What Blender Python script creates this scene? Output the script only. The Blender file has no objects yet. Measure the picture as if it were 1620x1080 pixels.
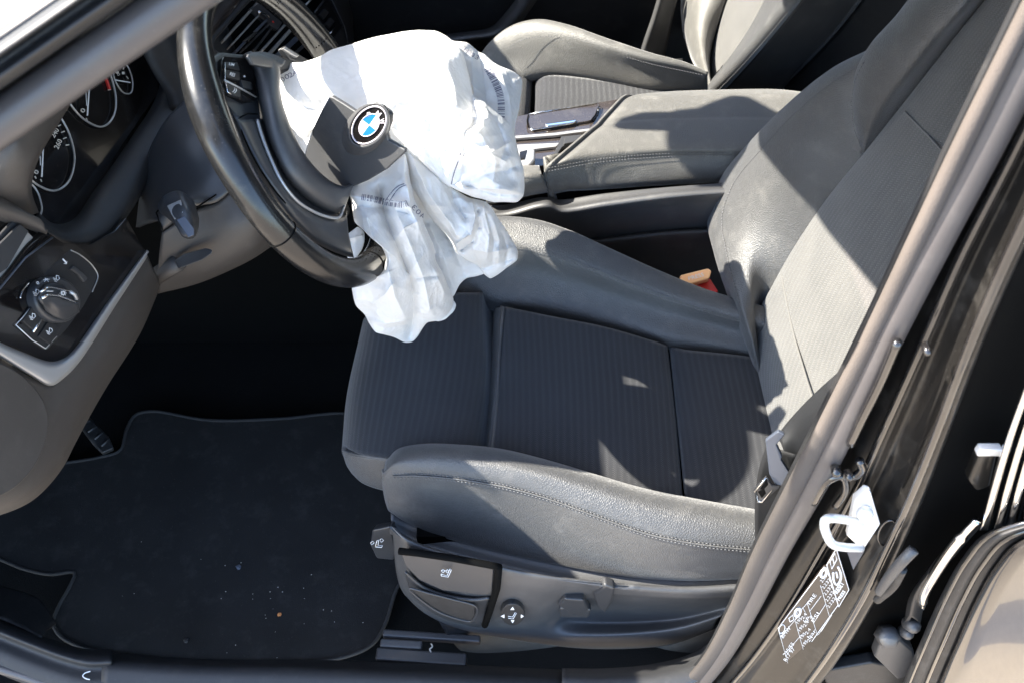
import bpy, bmesh, math, random
import numpy as np
from mathutils import Vector, Matrix
rad = math.radians
sc = bpy.context.scene
COL = sc.collection

# ---------------------------------------------------------------- camera
CAM = np.array((0.0, -0.92, 1.65)); PITCH = rad(54); F = 1620.0
cd = bpy.data.cameras.new("camera"); cam = bpy.data.objects.new("camera", cd); COL.objects.link(cam)
cam.location = CAM; cam.rotation_euler = (math.pi / 2 - PITCH, 0, 0)
cd.sensor_width = 36; cd.lens = 36; cd.clip_start = 0.05; cd.clip_end = 2000
cd.dof.use_dof = True; cd.dof.focus_distance = 1.42; cd.dof.aperture_fstop = 11.0
sc.camera = cam

# ---------------------------------------------------------------- sky, sun, exposure
SUN = Vector((0.74, -0.10, -0.70)).normalized()          # direction the light travels
wd = bpy.data.worlds.new("World"); sc.world = wd; wd.use_nodes = True
wn = wd.node_tree; sky = wn.nodes.new("ShaderNodeTexSky"); sky.sky_type = 'NISHITA'; sky.sun_disc = False
sky.sun_elevation = math.asin(-SUN.z); sky.sun_rotation = math.atan2(-SUN.x, -SUN.y)
wn.links.new(sky.outputs[0], wn.nodes["Background"].inputs[0]); wn.nodes["Background"].inputs[1].default_value = 0.15
ld = bpy.data.lights.new("sun", 'SUN'); ld.energy = 5.0; ld.angle = rad(0.5); ld.color = (1, 0.915, 0.81)
lo = bpy.data.objects.new("sun", ld); COL.objects.link(lo); lo.rotation_euler = SUN.to_track_quat('-Z', 'Y').to_euler()
lo.location = (-3, 0, 5)
sc.view_settings.view_transform = 'Standard'; sc.view_settings.look = 'None'
sc.view_settings.exposure = 2.5; sc.view_settings.gamma = 1

# ---------------------------------------------------------------- photo pixel -> point on a real plane
SN, CN = math.sin(PITCH), math.cos(PITCH)
def ray(px, py):
    u = (px - 810) / F; v = (540 - py) / F
    return np.array((u, CN + v * SN, -SN + v * CN))
class Plane:
    def __init__(s, o, n): s.o = np.array(o, float); s.n = np.array(n, float); s.n /= np.linalg.norm(s.n)
    def at(s, px, py, h=0.0):
        d = ray(px, py); t = np.dot(s.o + s.n * h - CAM, s.n) / np.dot(d, s.n); return CAM + d * t
REC = rad(15)
NB = (-math.cos(REC), 0, math.sin(REC))
PL = {'b': Plane((.392, 0, .34), NB)}
def pt(kind, px, py, v=0.0):
    if kind == 'd': return CAM + ray(px, py) * v
    if kind in PL: return PL[kind].at(px, py, v)
    d = ray(px, py); i = 'xyz'.index(kind); return CAM + d * ((v - CAM[i]) / d[i])
def R(kind, vals, *pts):
    if not hasattr(vals, '__len__'): vals = [vals] * len(pts)
    return np.array([pt(kind, p[0], p[1], v) for p, v in zip(pts, vals)])
def shift(row, dx=0, dy=0, dz=0): return np.array(row) + np.array((dx, dy, dz))
def to_px(P):
    P = np.atleast_2d(P) - CAM; f = P[:, 1] * CN - P[:, 2] * SN; v = P[:, 1] * SN + P[:, 2] * CN
    return np.stack([810 + F * P[:, 0] / f, 540 - F * v / f], 1)
def cr(P, n, closed=False):
    P = np.asarray(P, float)
    if closed: P = np.vstack([P, P[:1]])
    if len(P) < 3 and not closed:
        t = np.linspace(0, 1, n)[:, None]; return P[0] * (1 - t) + P[-1] * t
    seg = np.sqrt(((P[1:] - P[:-1]) ** 2).sum(1)) + 1e-9
    T = np.concatenate([[0], np.cumsum(np.sqrt(seg * seg.mean()))])
    L = np.concatenate([[0], np.cumsum(seg)])
    if closed: A = np.vstack([P[-2], P, P[1]])
    else: A = np.vstack([2 * P[0] - P[1], P, 2 * P[-1] - P[-2]])
    tt = np.interp(np.linspace(0, L[-1], n, endpoint=not closed), L, T)
    k = np.clip(np.searchsorted(T, tt, 'right') - 1, 0, len(P) - 2)
    h = (T[k + 1] - T[k]); u = ((tt - T[k]) / h)[:, None]
    dt = np.diff(T); ext = np.concatenate([[dt[-1] if closed else dt[0]], dt, [dt[0] if closed else dt[-1]]])
    p0, p1, p2, p3 = A[k], A[k + 1], A[k + 2], A[k + 3]
    d0, d1, d2 = ext[k][:, None], ext[k + 1][:, None], ext[k + 2][:, None]
    m1 = ((p1 - p0) / d0 * d1 + (p2 - p1) / d1 * d0) / (d0 + d1) * d1
    m2 = ((p2 - p1) / d1 * d2 + (p3 - p2) / d2 * d1) / (d1 + d2) * d1
    return (2*u**3 - 3*u**2 + 1) * p1 + (u**3 - 2*u**2 + u) * m1 + (-2*u**3 + 3*u**2) * p2 + (u**3 - u**2) * m2

# ---------------------------------------------------------------- object helpers
def tag(o, label=None, cat=None, group=None, kind=None):
    if label: o['label'] = label
    if cat: o['category'] = cat
    if group: o['group'] = group
    if kind: o['kind'] = kind
    return o
def thing(name, loc, label, cat, group=None):
    o = bpy.data.objects.new(name, None); o.location = loc; o.empty_display_size = .05
    COL.objects.link(o); return tag(o, label, cat, group)
WORLD = {}
def put(name, me, mat, parent=None, smooth=True):
    o = bpy.data.objects.new(name, me); COL.objects.link(o)
    if mat is not None and not me.materials: me.materials.append(mat)
    if smooth:
        for p in me.polygons: p.use_smooth = True
    if parent is not None:
        w = Vector((0, 0, 0)); q = parent
        while q is not None: w += q.location; q = q.parent
        o.parent = parent; o.location = -w
    return o
def mesh(name, V, Fs, uv=None):
    me = bpy.data.meshes.new(name); me.from_pydata([tuple(map(float, v)) for v in V], [], [tuple(map(int, f)) for f in Fs])
    if uv is not None:
        l = me.uv_layers.new(name="UVMap"); idx = np.zeros(len(me.loops), int); me.loops.foreach_get("vertex_index", idx)
        l.data.foreach_set("uv", np.asarray(uv, np.float32)[idx].ravel())
    me.update(); return me
def solid(o, t, bevel=0, seg=2, off=-1):
    if t:
        m = o.modifiers.new("s", 'SOLIDIFY'); m.thickness = t; m.offset = off
    if bevel:
        m = o.modifiers.new("b", 'BEVEL'); m.width = bevel; m.segments = seg; m.limit_method = 'ANGLE'; m.angle_limit = rad(35)
    return o
def grid_mesh(name, G, toward=CAM, closed_u=False):
    nv, nu = G.shape[:2]
    V = G.reshape(-1, 3)
    u = np.concatenate([[0], np.cumsum(np.sqrt((np.diff(G, axis=1) ** 2).sum(2)).mean(0))])
    v = np.concatenate([[0], np.cumsum(np.sqrt((np.diff(G, axis=0) ** 2).sum(2)).mean(1))])
    UV = np.stack(np.meshgrid(u, v), -1).reshape(-1, 2)
    Fs = []
    for j in range(nv - 1):
        for i in range(nu if closed_u else nu - 1):
            i2 = (i + 1) % nu
            Fs.append((j * nu + i, j * nu + i2, (j + 1) * nu + i2, (j + 1) * nu + i))
    Fa = np.array(Fs); n = np.cross(V[Fa[:, 2]] - V[Fa[:, 0]], V[Fa[:, 3]] - V[Fa[:, 1]])
    if toward is not None and ((np.asarray(toward) - V[Fa[:, 0]]) * n).sum() < 0: Fs = [f[::-1] for f in Fs]
    return mesh(name, V, Fs, UV)
def loft_pts(rows, nu=40, nv=None, lin=False):
    A = np.array([cr(r, nu) for r in rows])
    nv = nv or (len(rows) - 1) * 6 + 1
    if lin:
        t = np.linspace(0, len(rows) - 1, nv); k = np.clip(t.astype(int), 0, len(rows) - 2); f = (t - k)[:, None, None]
        return A[k] * (1 - f) + A[k + 1] * f
    return np.stack([cr(A[:, i], nv) for i in range(nu)], 1)
def loft(name, rows, mat, parent=None, nu=40, nv=None, t=0.006, fn=None, lin=False, bevel=0):
    G = loft_pts(rows, nu, nv, lin)
    if fn is not None: G = fn(G)
    o = put(name, grid_mesh(name, G), mat, parent)
    if t: solid(o, t, bevel)
    o['_g'] = 1; del o['_g']
    return o
def tube_geo(P, r, n=8, closed=False, flat=None, ref=(0, 0, 1)):
    P = np.asarray(P, float); m = len(P); r = np.broadcast_to(np.asarray(r, float), (m,))
    T = (np.roll(P, -1, 0) - np.roll(P, 1, 0)) if closed else np.gradient(P, axis=0)
    T /= np.linalg.norm(T, axis=1)[:, None] + 1e-12
    N = np.zeros_like(P); nrm = np.cross(T[0], ref)
    if np.linalg.norm(nrm) < .1: nrm = np.cross(T[0], (1, 0.3, 0))
    for i in range(m):
        nrm = nrm - T[i] * np.dot(nrm, T[i]); nrm /= np.linalg.norm(nrm); N[i] = nrm
    B = np.cross(T, N); a = np.linspace(0, 2 * np.pi, n, endpoint=False)
    fl = flat or 1
    V = (P[:, None] + r[:, None, None] * (np.cos(a)[None, :, None] * N[:, None] + fl * np.sin(a)[None, :, None] * B[:, None])).reshape(-1, 3)
    Fs = []
    for j in range(m if closed else m - 1):
        j2 = (j + 1) % m
        for i in range(n): Fs.append((j * n + i, j * n + (i + 1) % n, j2 * n + (i + 1) % n, j2 * n + i))
    if not closed: Fs += [tuple(range(n))[::-1], tuple((m - 1) * n + i for i in range(n))]
    return V, Fs
class MB:
    def __init__(s): s.V = []; s.F = []; s.n = 0
    def add(s, V, Fs):
        s.V.append(np.asarray(V, float)); s.F += [tuple(i + s.n for i in f) for f in Fs]; s.n += len(V); return s
    def tube(s, P, r, n=6, closed=False, **k): return s.add(*tube_geo(P, r, n, closed, **k))
    def box(s, c, ax, ay, az):
        c, ax, ay, az = [np.array(q, float) for q in (c, ax, ay, az)]
        V = [c + i * ax + j * ay + k * az for i in (-1, 1) for j in (-1, 1) for k in (-1, 1)]
        fl = [(0, 1, 3, 2), (4, 6, 7, 5), (0, 4, 5, 1), (2, 3, 7, 6), (0, 2, 6, 4), (1, 5, 7, 3)]
        if np.dot(np.cross(ax, ay), az) < 0: fl = [f[::-1] for f in fl]
        return s.add(V, fl)
    def build(s, name, mat, parent=None, smooth=True): return put(name, mesh(name, np.vstack(s.V), s.F), mat, parent, smooth)
def tube(name, P, r, mat, parent=None, n=10, closed=False, smooth_n=0, **k):
    if smooth_n: P = cr(P, smooth_n, closed)
    return MB().tube(P, r, n, closed, **k).build(name, mat, parent)
def slab(name, P, nrm, t, mat, parent=None, bevel=.001, seg=2, rnd=0):
    """closed outline P (3d, roughly planar) extruded against nrm by t"""
    P = np.asarray(P, float)
    if rnd: P = cr(P, rnd, True)
    nrm = np.asarray(nrm, float); nrm = nrm / np.linalg.norm(nrm); n = len(P)
    c = P.mean(0); ar = sum(np.dot(np.cross(P[i] - c, P[(i + 1) % n] - c), nrm) for i in range(n))
    if ar < 0: P = P[::-1]
    V = np.vstack([P, P - nrm * t])
    Fs = [tuple(range(n)), tuple(range(2 * n - 1, n - 1, -1))] + [(i, n + i, n + (i + 1) % n, (i + 1) % n) for i in range(n)]
    o = put(name, mesh(name, V, Fs), mat, parent, smooth=False)
    if bevel:
        solid(o, 0, bevel, seg)
        for p in o.data.polygons: p.use_smooth = True
        m = o.modifiers.new("w", 'WEIGHTED_NORMAL')
    return o
def outline(kind, v, pts, rnd=0):
    P = R(kind, v, *pts); return cr(P, rnd, True) if rnd else P
def ell(cx, cy, a, b, ang, n=48):
    t = np.linspace(0, 2 * np.pi, n, endpoint=False); c, s = math.cos(rad(ang)), math.sin(rad(ang))
    return [(cx + a * math.cos(q) * c - b * math.sin(q) * s, cy - (a * math.cos(q) * s + b * math.sin(q) * c)) for q in t]
FONT = {}
def glyphs(txt, bold=0.0):
    k = (txt, bold)
    if k not in FONT:
        cu = bpy.data.curves.new("writing", 'FONT'); cu.body = txt; cu.size = 1; cu.offset = bold; cu.resolution_u = 2
        ob = bpy.data.objects.new("writing", cu); COL.objects.link(ob)
        me = bpy.data.meshes.new_from_object(ob.evaluated_get(bpy.context.evaluated_depsgraph_get()))
        V = np.array([v.co[:2] for v in me.vertices]); Fs = [tuple(p.vertices) for p in me.polygons]
        bpy.data.objects.remove(ob); bpy.data.curves.remove(cu); bpy.data.meshes.remove(me)
        V[:, 0] -= V[:, 0].min(); w = V[:, 0].max(); FONT[k] = (V / max(w, 1e-6) * np.array((1, 1)), Fs, w)
    return FONT[k]
def text_geo(txt, p0, p1, h, where, bold=0.0, skew=0, up=None):
    """writing along the photo line p0->p1, cap height h px, laid on where(px,py)"""
    V, Fs, w = glyphs(txt, bold); V = V.copy(); V[:, 1] *= w / .70
    d = np.array(p1, float) - p0
    if up is None: up = np.array((d[1], -d[0])); up = up / np.linalg.norm(up) * h
    up = np.array(up, float)
    return [where(*(np.array(p0) + d * a + up * b)) for a, b in V], Fs
def noise2(x, y, seed):
    rs = np.random.RandomState(seed); T = rs.rand(64, 64)
    xi = np.floor(x).astype(int); yi = np.floor(y).astype(int); fx = x - xi; fy = y - yi
    fx = fx * fx * (3 - 2 * fx); fy = fy * fy * (3 - 2 * fy)
    g = lambda i, j: T[i % 64, j % 64]
    return (g(xi, yi) * (1 - fx) + g(xi + 1, yi) * fx) * (1 - fy) + (g(xi, yi + 1) * (1 - fx) + g(xi + 1, yi + 1) * fx) * fy
def stitches(name, P, mat, parent, step=.0052, ln=.0034, r=.00055, lift=.0006):
    P = cr(P, 400); L = np.concatenate([[0], np.cumsum(np.linalg.norm(np.diff(P, axis=0), axis=1))])
    mb = MB(); s = 0
    while s + ln < L[-1]:
        a = np.array([np.interp(s, L, P[:, i]) for i in range(3)]); b = np.array([np.interp(s + ln, L, P[:, i]) for i in range(3)])
        up = CAM - a; up /= np.linalg.norm(up); mb.tube([a - up * r * .3, (a + b) / 2 + up * lift, b - up * r * .3], r, 4); s += step
    return tag(mb.build(name, mat, parent), kind='stuff')

# ---------------------------------------------------------------- materials
class NT:
    def __init__(s, name):
        s.m = bpy.data.materials.new(name); s.m.use_nodes = True; s.t = s.m.node_tree; s.b = s.t.nodes["Principled BSDF"]
    def n(s, typ, **k):
        o = s.t.nodes.new(typ)
        for a, v in k.items():
            if a.startswith('i_'):
                key = a[2:]; key = int(key) if key.isdigit() else key.replace('_', ' ')
                if hasattr(v, 'is_output') or isinstance(v, bpy.types.NodeSocket): s.t.links.new(v, o.inputs[key])
                else: o.inputs[key].default_value = v
            else: setattr(o, a, v)
        return o
    def mth(s, op, a, b=0.0, c=0.0): 
        o = s.n("ShaderNodeMath", operation=op)
        for i, v in enumerate((a, b, c)):
            if isinstance(v, bpy.types.NodeSocket): s.t.links.new(v, o.inputs[i])
            else: o.inputs[i].default_value = v
        return o.outputs[0]
    def mix(s, f, a, b):
        o = s.n("ShaderNodeMix", data_type='RGBA')
        for i, v in ((0, f), (6, a), (7, b)):
            if isinstance(v, bpy.types.NodeSocket): s.t.links.new(v, o.inputs[i])
            else: o.inputs[i].default_value = v if i == 0 else (*v[:3], 1)
        return o.outputs[2]
    def obj(s): return s.n("ShaderNodeTexCoord").outputs['Object']
    def uv(s): return s.n("ShaderNodeTexCoord").outputs['UV']
    def noise(s, scale, detail=3, vec=None, rough=.5):
        return s.n("ShaderNodeTexNoise", i_Vector=vec or s.obj(), i_Scale=scale, i_Detail=detail, i_Roughness=rough).outputs[0]
    def ramp(s, f, a, b): return s.n("ShaderNodeMapRange", i_0=f, i_1=a, i_2=b, i_3=0.0, i_4=1.0).outputs[0]
    def set(s, **k):
        for a, v in k.items():
            key = a.replace('_', ' ')
            if isinstance(v, bpy.types.NodeSocket): s.t.links.new(v, s.b.inputs[key])
            else: s.b.inputs[key].default_value = (*v, 1) if key.endswith('Color') or key.endswith('Tint') else v
        return s
    def bump(s, h, strength, dist=.001):
        o = s.n("ShaderNodeBump", i_Strength=strength, i_Distance=dist, i_Height=h); s.t.links.new(o.outputs[0], s.b.inputs['Normal'])
def M(name, col, rough=.5, metal=0, coat=0, bump=None, var=.2, dust=0.0, dust_col=(.35, .33, .30), spec=.5, sheen=0, bs=1, emit=None):
    q = NT(name); c = np.array(col)
    n = q.noise(9, 4); base = q.mix(n, c * (1 - var), c * (1 + var))
    if dust:
        d = q.mth('MULTIPLY', q.ramp(q.noise(26, 6, rough=.7), .52, .8), dust)
        sp = q.mth('MULTIPLY', q.ramp(q.noise(420, 2), .70, .76), min(1, dust * 1.6))
        base = q.mix(q.mth('MAXIMUM', d, sp), base, dust_col)
        rr = q.mth('ADD', q.mth('MULTIPLY', d, .4), rough); q.set(Roughness=rr)
    else: q.set(Roughness=q.mth('ADD', q.mth('MULTIPLY', q.noise(40, 3), .12), rough - .06))
    q.set(Base_Color=base, Metallic=metal, Specular_IOR_Level=spec)
    if coat: q.set(Coat_Weight=coat, Coat_Roughness=.03)
    if sheen: q.set(Sheen_Weight=sheen, Sheen_Roughness=.4)
    if bump == 'leather':
        v = q.n("ShaderNodeTexVoronoi", feature='DISTANCE_TO_EDGE', i_Vector=q.obj(), i_Scale=330.0)
        h = q.mth('ADD', q.mth('MINIMUM', q.mth('MULTIPLY', v.outputs[0], 3.0), .8), q.mth('MULTIPLY', q.noise(700, 2), .4))
        q.bump(h, bs, .00055)
    elif bump == 'grain': q.bump(q.noise(650, 3), .35 * bs, .0008)
    elif bump == 'fine': q.bump(q.noise(1500, 2), .25 * bs, .0006)
    return q.m
def fabric(name, dark, light, rib=.0105, ax=1):
    """ribbed zigzag cloth; ribs run along u, repeat along v"""
    q = NT(name); s = q.n("ShaderNodeSeparateXYZ", i_0=q.uv()); u, v = s.outputs[1 - ax], s.outputs[ax]
    wob = q.noise(60, 2)
    ph = q.mth('DIVIDE', v, rib)
    ribw = q.mth('SINE', q.mth('MULTIPLY', q.mth('ADD', ph, q.mth('MULTIPLY', wob, .25)), 2 * math.pi))
    tri = q.mth('ABSOLUTE', q.mth('SUBTRACT', q.mth('FRACT', q.mth('MULTIPLY', ph, 1.0)), .5))
    zz = q.mth('SINE', q.mth('MULTIPLY', q.mth('ADD', q.mth('DIVIDE', u, .0034), q.mth('MULTIPLY', tri, 2.2)), 2 * math.pi))
    f = q.mth('ADD', q.mth('MULTIPLY', q.mth('MULTIPLY', ribw, zz), .18), q.mth('ADD', q.mth('MULTIPLY', ribw, .11), q.mth('MULTIPLY', zz, .20)))
    f = q.mth('ADD', f, q.mth('ADD', .5, q.mth('MULTIPLY', q.mth('SUBTRACT', q.noise(900, 2), .5), .9)))
    col = q.mix(q.ramp(f, 0, 1), dark, light)
    big = q.ramp(q.noise(14, 5), .3, .75); col = q.mix(q.mth('MULTIPLY', big, .35), col, np.array(light) * 1.15)
    q.set(Base_Color=col, Roughness=.95, Specular_IOR_Level=.15, Sheen_Weight=.25, Sheen_Roughness=.5)
    q.bump(f, .6, .0012); return q.m
mt = {}
mt['leather'] = M('black_leather', (.038, .038, .039), .54, bump='leather', var=.10, dust=.14, sheen=.22, spec=1.0, bs=.75)
mt['leather_dusty'] = M('dusty_leather', (.076, .073, .066), .56, bump='leather', var=.2, dust=.25, sheen=.35, spec=.9, bs=.6)
mt['rim'] = M('worn_rim_leather', (.010, .010, .0105), .21, bump='fine', var=.2, dust=.08, bs=.4, spec=.6)
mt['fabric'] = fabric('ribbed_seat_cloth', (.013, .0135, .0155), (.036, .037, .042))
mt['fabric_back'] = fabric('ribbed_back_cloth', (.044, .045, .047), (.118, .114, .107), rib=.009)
mt['plastic'] = M('grained_black_plastic', (.046, .046, .048), .48, bump='grain', dust=.10, spec=.8)
mt['plastic_dark'] = M('matt_black_plastic', (.015, .015, .016), .55, bump='fine', dust=.06)
mt['plastic_smooth'] = M('smooth_grey_plastic', (.040, .040, .042), .36, bump='fine', bs=.3)
mt['dash'] = M('soft_dash_skin', (.050, .043, .038), .5, bump='grain', bs=.6, dust=.05)
mt['gloss'] = M('gloss_black_trim', (.007, .006, .006), .15, coat=.2, dust=.05, spec=.35)
mt['wood'] = M('dark_gloss_wood', (.036, .029, .026), .14, coat=.7, dust=.12)
mt['silver'] = M('satin_silver_trim', (.44, .43, .42), .34, metal=.5, var=.05)
mt['chrome'] = M('chrome', (.78, .78, .78), .09, metal=1, var=.03)
mt['steel'] = M('zinc_steel', (.86, .85, .83), .30, metal=.3, var=.06)
mt['paint'] = M('black_car_paint', (.012, .011, .011), .14, coat=.9, dust=.05)
mt['paint_dusty'] = M('dusty_black_paint', (.009, .0085, .008), .32, coat=.2, dust=.10, spec=.25)
mt['seal'] = M('grey_rubber_seal', (.068, .062, .062), .36, bump='fine', var=.1, dust=.08)
mt['flock'] = M('brown_flocked_lip', (.075, .063, .055), .95, bump='grain', bs=2, var=.3)
mt['rubber'] = M('black_rubber', (.018, .018, .019), .5, bump='fine', dust=.15)
mt['carpet'] = M('black_carpet', (.008, .0078, .0075), 1, bump='grain', bs=3, var=.3, spec=.1)
mt['mat'] = M('black_mat_cloth', (.022, .021, .020), 1, bump='grain', bs=3, var=.35, spec=.1, dust=.05)
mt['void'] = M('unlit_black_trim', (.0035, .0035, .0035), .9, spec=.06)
mt['white'] = M('white_print', (.75, .75, .75), .6, var=.02)
mt['grey_print'] = M('grey_print', (.18, .18, .24), .8, var=.1)
mt['red'] = M('red_print', (.50, .02, .015), .5)
mt['blue'] = M('blue_enamel', (.015, .13, .42), .25, coat=.3, var=.03)
mt['enamel'] = M('white_enamel', (.55, .50, .53), .25, coat=.3, var=.02)
mt['binding'] = M('mat_edge_binding', (.026, .025, .024), .9, bump='grain')
mt['film'] = M('dark_label_film', (.035, .026, .021), .35)
mt['stitch'] = M('grey_thread', (.12, .12, .125), .8)
mt['bluegrey'] = M('blue_grey_plastic', (.065, .075, .098), .35, bump='fine', bs=.3)
mt['belt'] = M('black_webbing', (.006, .0065, .008), .7, bump='fine', bs=2)
mt['buckle_sunlit'] = M('sunlit_red_button', (.95, .50, .22), .3)  # red button, its colour paled to cream orange to paint in sunlight
mt['grit'] = M('pale_grit', (.55, .52, .46), .9)
mt['rust'] = M('orange_crumb', (.55, .22, .07), .9)
# ================================================================ ground and car body
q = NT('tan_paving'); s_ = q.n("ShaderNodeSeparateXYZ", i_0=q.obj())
shadow_band = q.mth('LESS_THAN', q.mth('FRACT', q.mth('MULTIPLY', s_.outputs[1], 1.15)), .10)  # darker strips painted into the paving colour, standing for shadows across it
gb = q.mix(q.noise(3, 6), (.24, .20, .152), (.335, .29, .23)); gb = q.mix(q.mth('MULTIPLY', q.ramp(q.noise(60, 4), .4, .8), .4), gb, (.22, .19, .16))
q.set(Base_Color=q.mix(shadow_band, gb, (.10, .10, .11)), Roughness=.9); q.bump(q.noise(80, 6), .4, .004); mt['ground'] = q.m
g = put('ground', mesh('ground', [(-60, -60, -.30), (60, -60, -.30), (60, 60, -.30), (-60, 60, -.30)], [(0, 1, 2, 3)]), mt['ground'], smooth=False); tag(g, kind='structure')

car = thing('car_body', (0, -.4, 0), 'black car body shell with door frame, sill, pillars and grey rubber door seals', 'car')
def quad_box(name, c, d, mat, bev=.01): 
    o = MB().box(c, (d[0], 0, 0), (0, d[1], 0), (0, 0, d[2])).build(name, mt[mat], car, smooth=False); solid(o, 0, bev, 2); return o
# floor pan and far walls
quad_box('floor_pan', (0, .45, -.06), (1.6, .86, .03), 'carpet', .005)
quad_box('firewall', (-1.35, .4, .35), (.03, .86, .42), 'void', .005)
# roof, header and pillars out of frame, they shade the cabin
H = 1.34
slab('roof', [(-.12, -.36, H), (-.20, -.08, H), (-.31, .14, H), (-.40, .34, H), (-.40, .50, H), (-.31, .66, H), (-.20, .88, H), (-.12, 1.17, H), (.5, 1.15, H), (1.4, 1.12, H), (1.4, -.3, H), (.5, -.33, H)], (0, 0, 1), .05, mt['plastic_dark'], car, bevel=.01)
MB().box((1.6, .4, .6), (.03, 0, 0), (0, .8, 0), (0, 0, .75)).build('rear_bulkhead', mt['plastic_dark'], car, smooth=False)
q = NT('windscreen_glass'); q.t.nodes.remove(q.b)
out = [n for n in q.t.nodes if n.type == 'OUTPUT_MATERIAL'][0]
tr = q.n("ShaderNodeBsdfTransparent", i_Color=(.93, .96, .95, 1)); df = q.n("ShaderNodeBsdfDiffuse", i_Color=(.78, .82, .84, 1)); gl = q.n("ShaderNodeBsdfGlossy", i_Roughness=.03)
sy = q.n("ShaderNodeSeparateXYZ", i_0=q.obj()).outputs[1]; greyish = q.mth('ADD', .05, q.mth('MULTIPLY', q.ramp(sy, -.23, -.30), .42))  # pale veil towards the driver side edge: reflected sky put into the colour
m1 = q.n("ShaderNodeMixShader", i_0=greyish, i_1=tr.outputs[0], i_2=df.outputs[0])
fr = q.n("ShaderNodeFresnel", i_IOR=1.5); m2 = q.n("ShaderNodeMixShader", i_0=fr.outputs[0], i_1=m1.outputs[0], i_2=gl.outputs[0]); q.t.links.new(m2.outputs[0], out.inputs[0])
mt['glass'] = q.m
def ws(x, y): return np.array((x, y, 1.285 + (x + .17) * .44))
G = np.array([[ws(-.19 - .95 * v - .06 * math.sin(math.pi * (u)), -.40 + 1.6 * u) for u in np.linspace(0, 1, 15)] for v in np.linspace(0, 1, 9)])
put('windscreen', grid_mesh('windscreen', G), mt['glass'], car)
# A pillar seen across the top left corner: outer trim, dark gap, grey seal
def A(pts, ys): return np.array([pt('y', x, y, v) for (x, y), v in zip(pts, ys)])
ay = [-.47, -.46, -.44, -.42, -.40]
def arow(off, dy=0.0):   # off = photo y at x=0 along the pillar
    return A([(-260, off + 172), (-120, off + 82), (0, off), (150, off - 104), (330, off - 228)], [v + dy for v in ay])
loft('a_pillar', [arow(66, .02), arow(72, -.008), arow(86, -.014), arow(96, -.004), arow(106, -.006), arow(120, -.016), arow(136, -.014), arow(146, .01), arow(165, .02)], mt['plastic_dark'], car, nu=40, nv=60, t=.003)
tube('door_seal', cr(arow(195, .0), 60), .0135, mt['seal'], car, n=16)
loft('seal_lip', [arow(212, .012), arow(222, .02), arow(232, .04)], mt['rubber'], car, nu=40, nv=10, t=.004)
loft('pillar_trim', [arow(222, .045), arow(150, .055), arow(60, .06)], mt['dash'], car, nu=30, nv=10, t=.01)
# sill: inner trim, outer trim, front corner moulding
def SR(z, pts): return R('z', z, *pts)
loft('sill_trim', [SR(.03, [(165, 1030), (300, 1041), (500, 1043), (700, 1049), (890, 1058)]), SR(.075, [(164, 1033), (300, 1044), (500, 1047), (700, 1053), (890, 1062)]),
    SR(.10, [(163, 1039), (300, 1048), (500, 1052), (700, 1059), (890, 1069)]), SR(.112, [(162, 1045), (300, 1053), (500, 1058), (700, 1066), (890, 1076)]),
    SR(.115, [(161, 1056), (300, 1066), (500, 1071), (700, 1079), (890, 1090)]), SR(.10, [(158, 1100), (300, 1105), (500, 1110), (700, 1117), (890, 1126)])], mt['plastic_dark'], car, nu=60, nv=40, t=.005)
loft('sill_trim', [SR(.05, [(889, 1056), (960, 1056), (1040, 1048), (1100, 1030), (1140, 1000)]), SR(.10, [(889, 1063), (960, 1064), (1045, 1056), (1108, 1038), (1150, 1006)]),
    SR(.13, [(889, 1074), (970, 1076), (1055, 1068), (1118, 1048), (1160, 1015)]), SR(.13, [(889, 1095), (980, 1098), (1065, 1090), (1128, 1064), (1175, 1030)])], mt['plastic'], car, nu=40, nv=24, t=.005)
def cx_(z, off): return SR(z, [(-60, 958 + off), (0, 982 + off), (50, 1002 + off), (105, 1022 + off), (140, 1030 + off), (176, 1029 + off)])
loft('kick_moulding', [cx_(.05, -4), cx_(.10, 0), cx_(.118, 8), cx_(.122, 18), cx_(.110, 26), cx_(.108, 50), cx_(.09, 84)], mt['plastic_dark'], car, nu=50, nv=40, t=.005)
MB().tube(cr(SR(.1145, [(143, 1061), (134, 1064), (131, 1068), (135, 1072), (142, 1074)]), 20), .0009, 5).build('moulding_mark', mt['white'], car)
tube('outer_seal', cr(SR(.09, [(-40, 1040), (0, 1055), (40, 1068), (85, 1084), (140, 1098)]), 40), .009, mt['seal'], car, n=10)
loft('kick_panel', [SR(.03, [(-60, 905), (0, 925), (60, 945), (90, 985)]), SR(.06, [(-60, 925), (0, 945), (50, 965), (75, 995)]), SR(.10, [(-60, 950), (0, 975), (45, 995), (66, 1006)])], mt['rubber'], car, nu=20, nv=14, t=.004)
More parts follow.
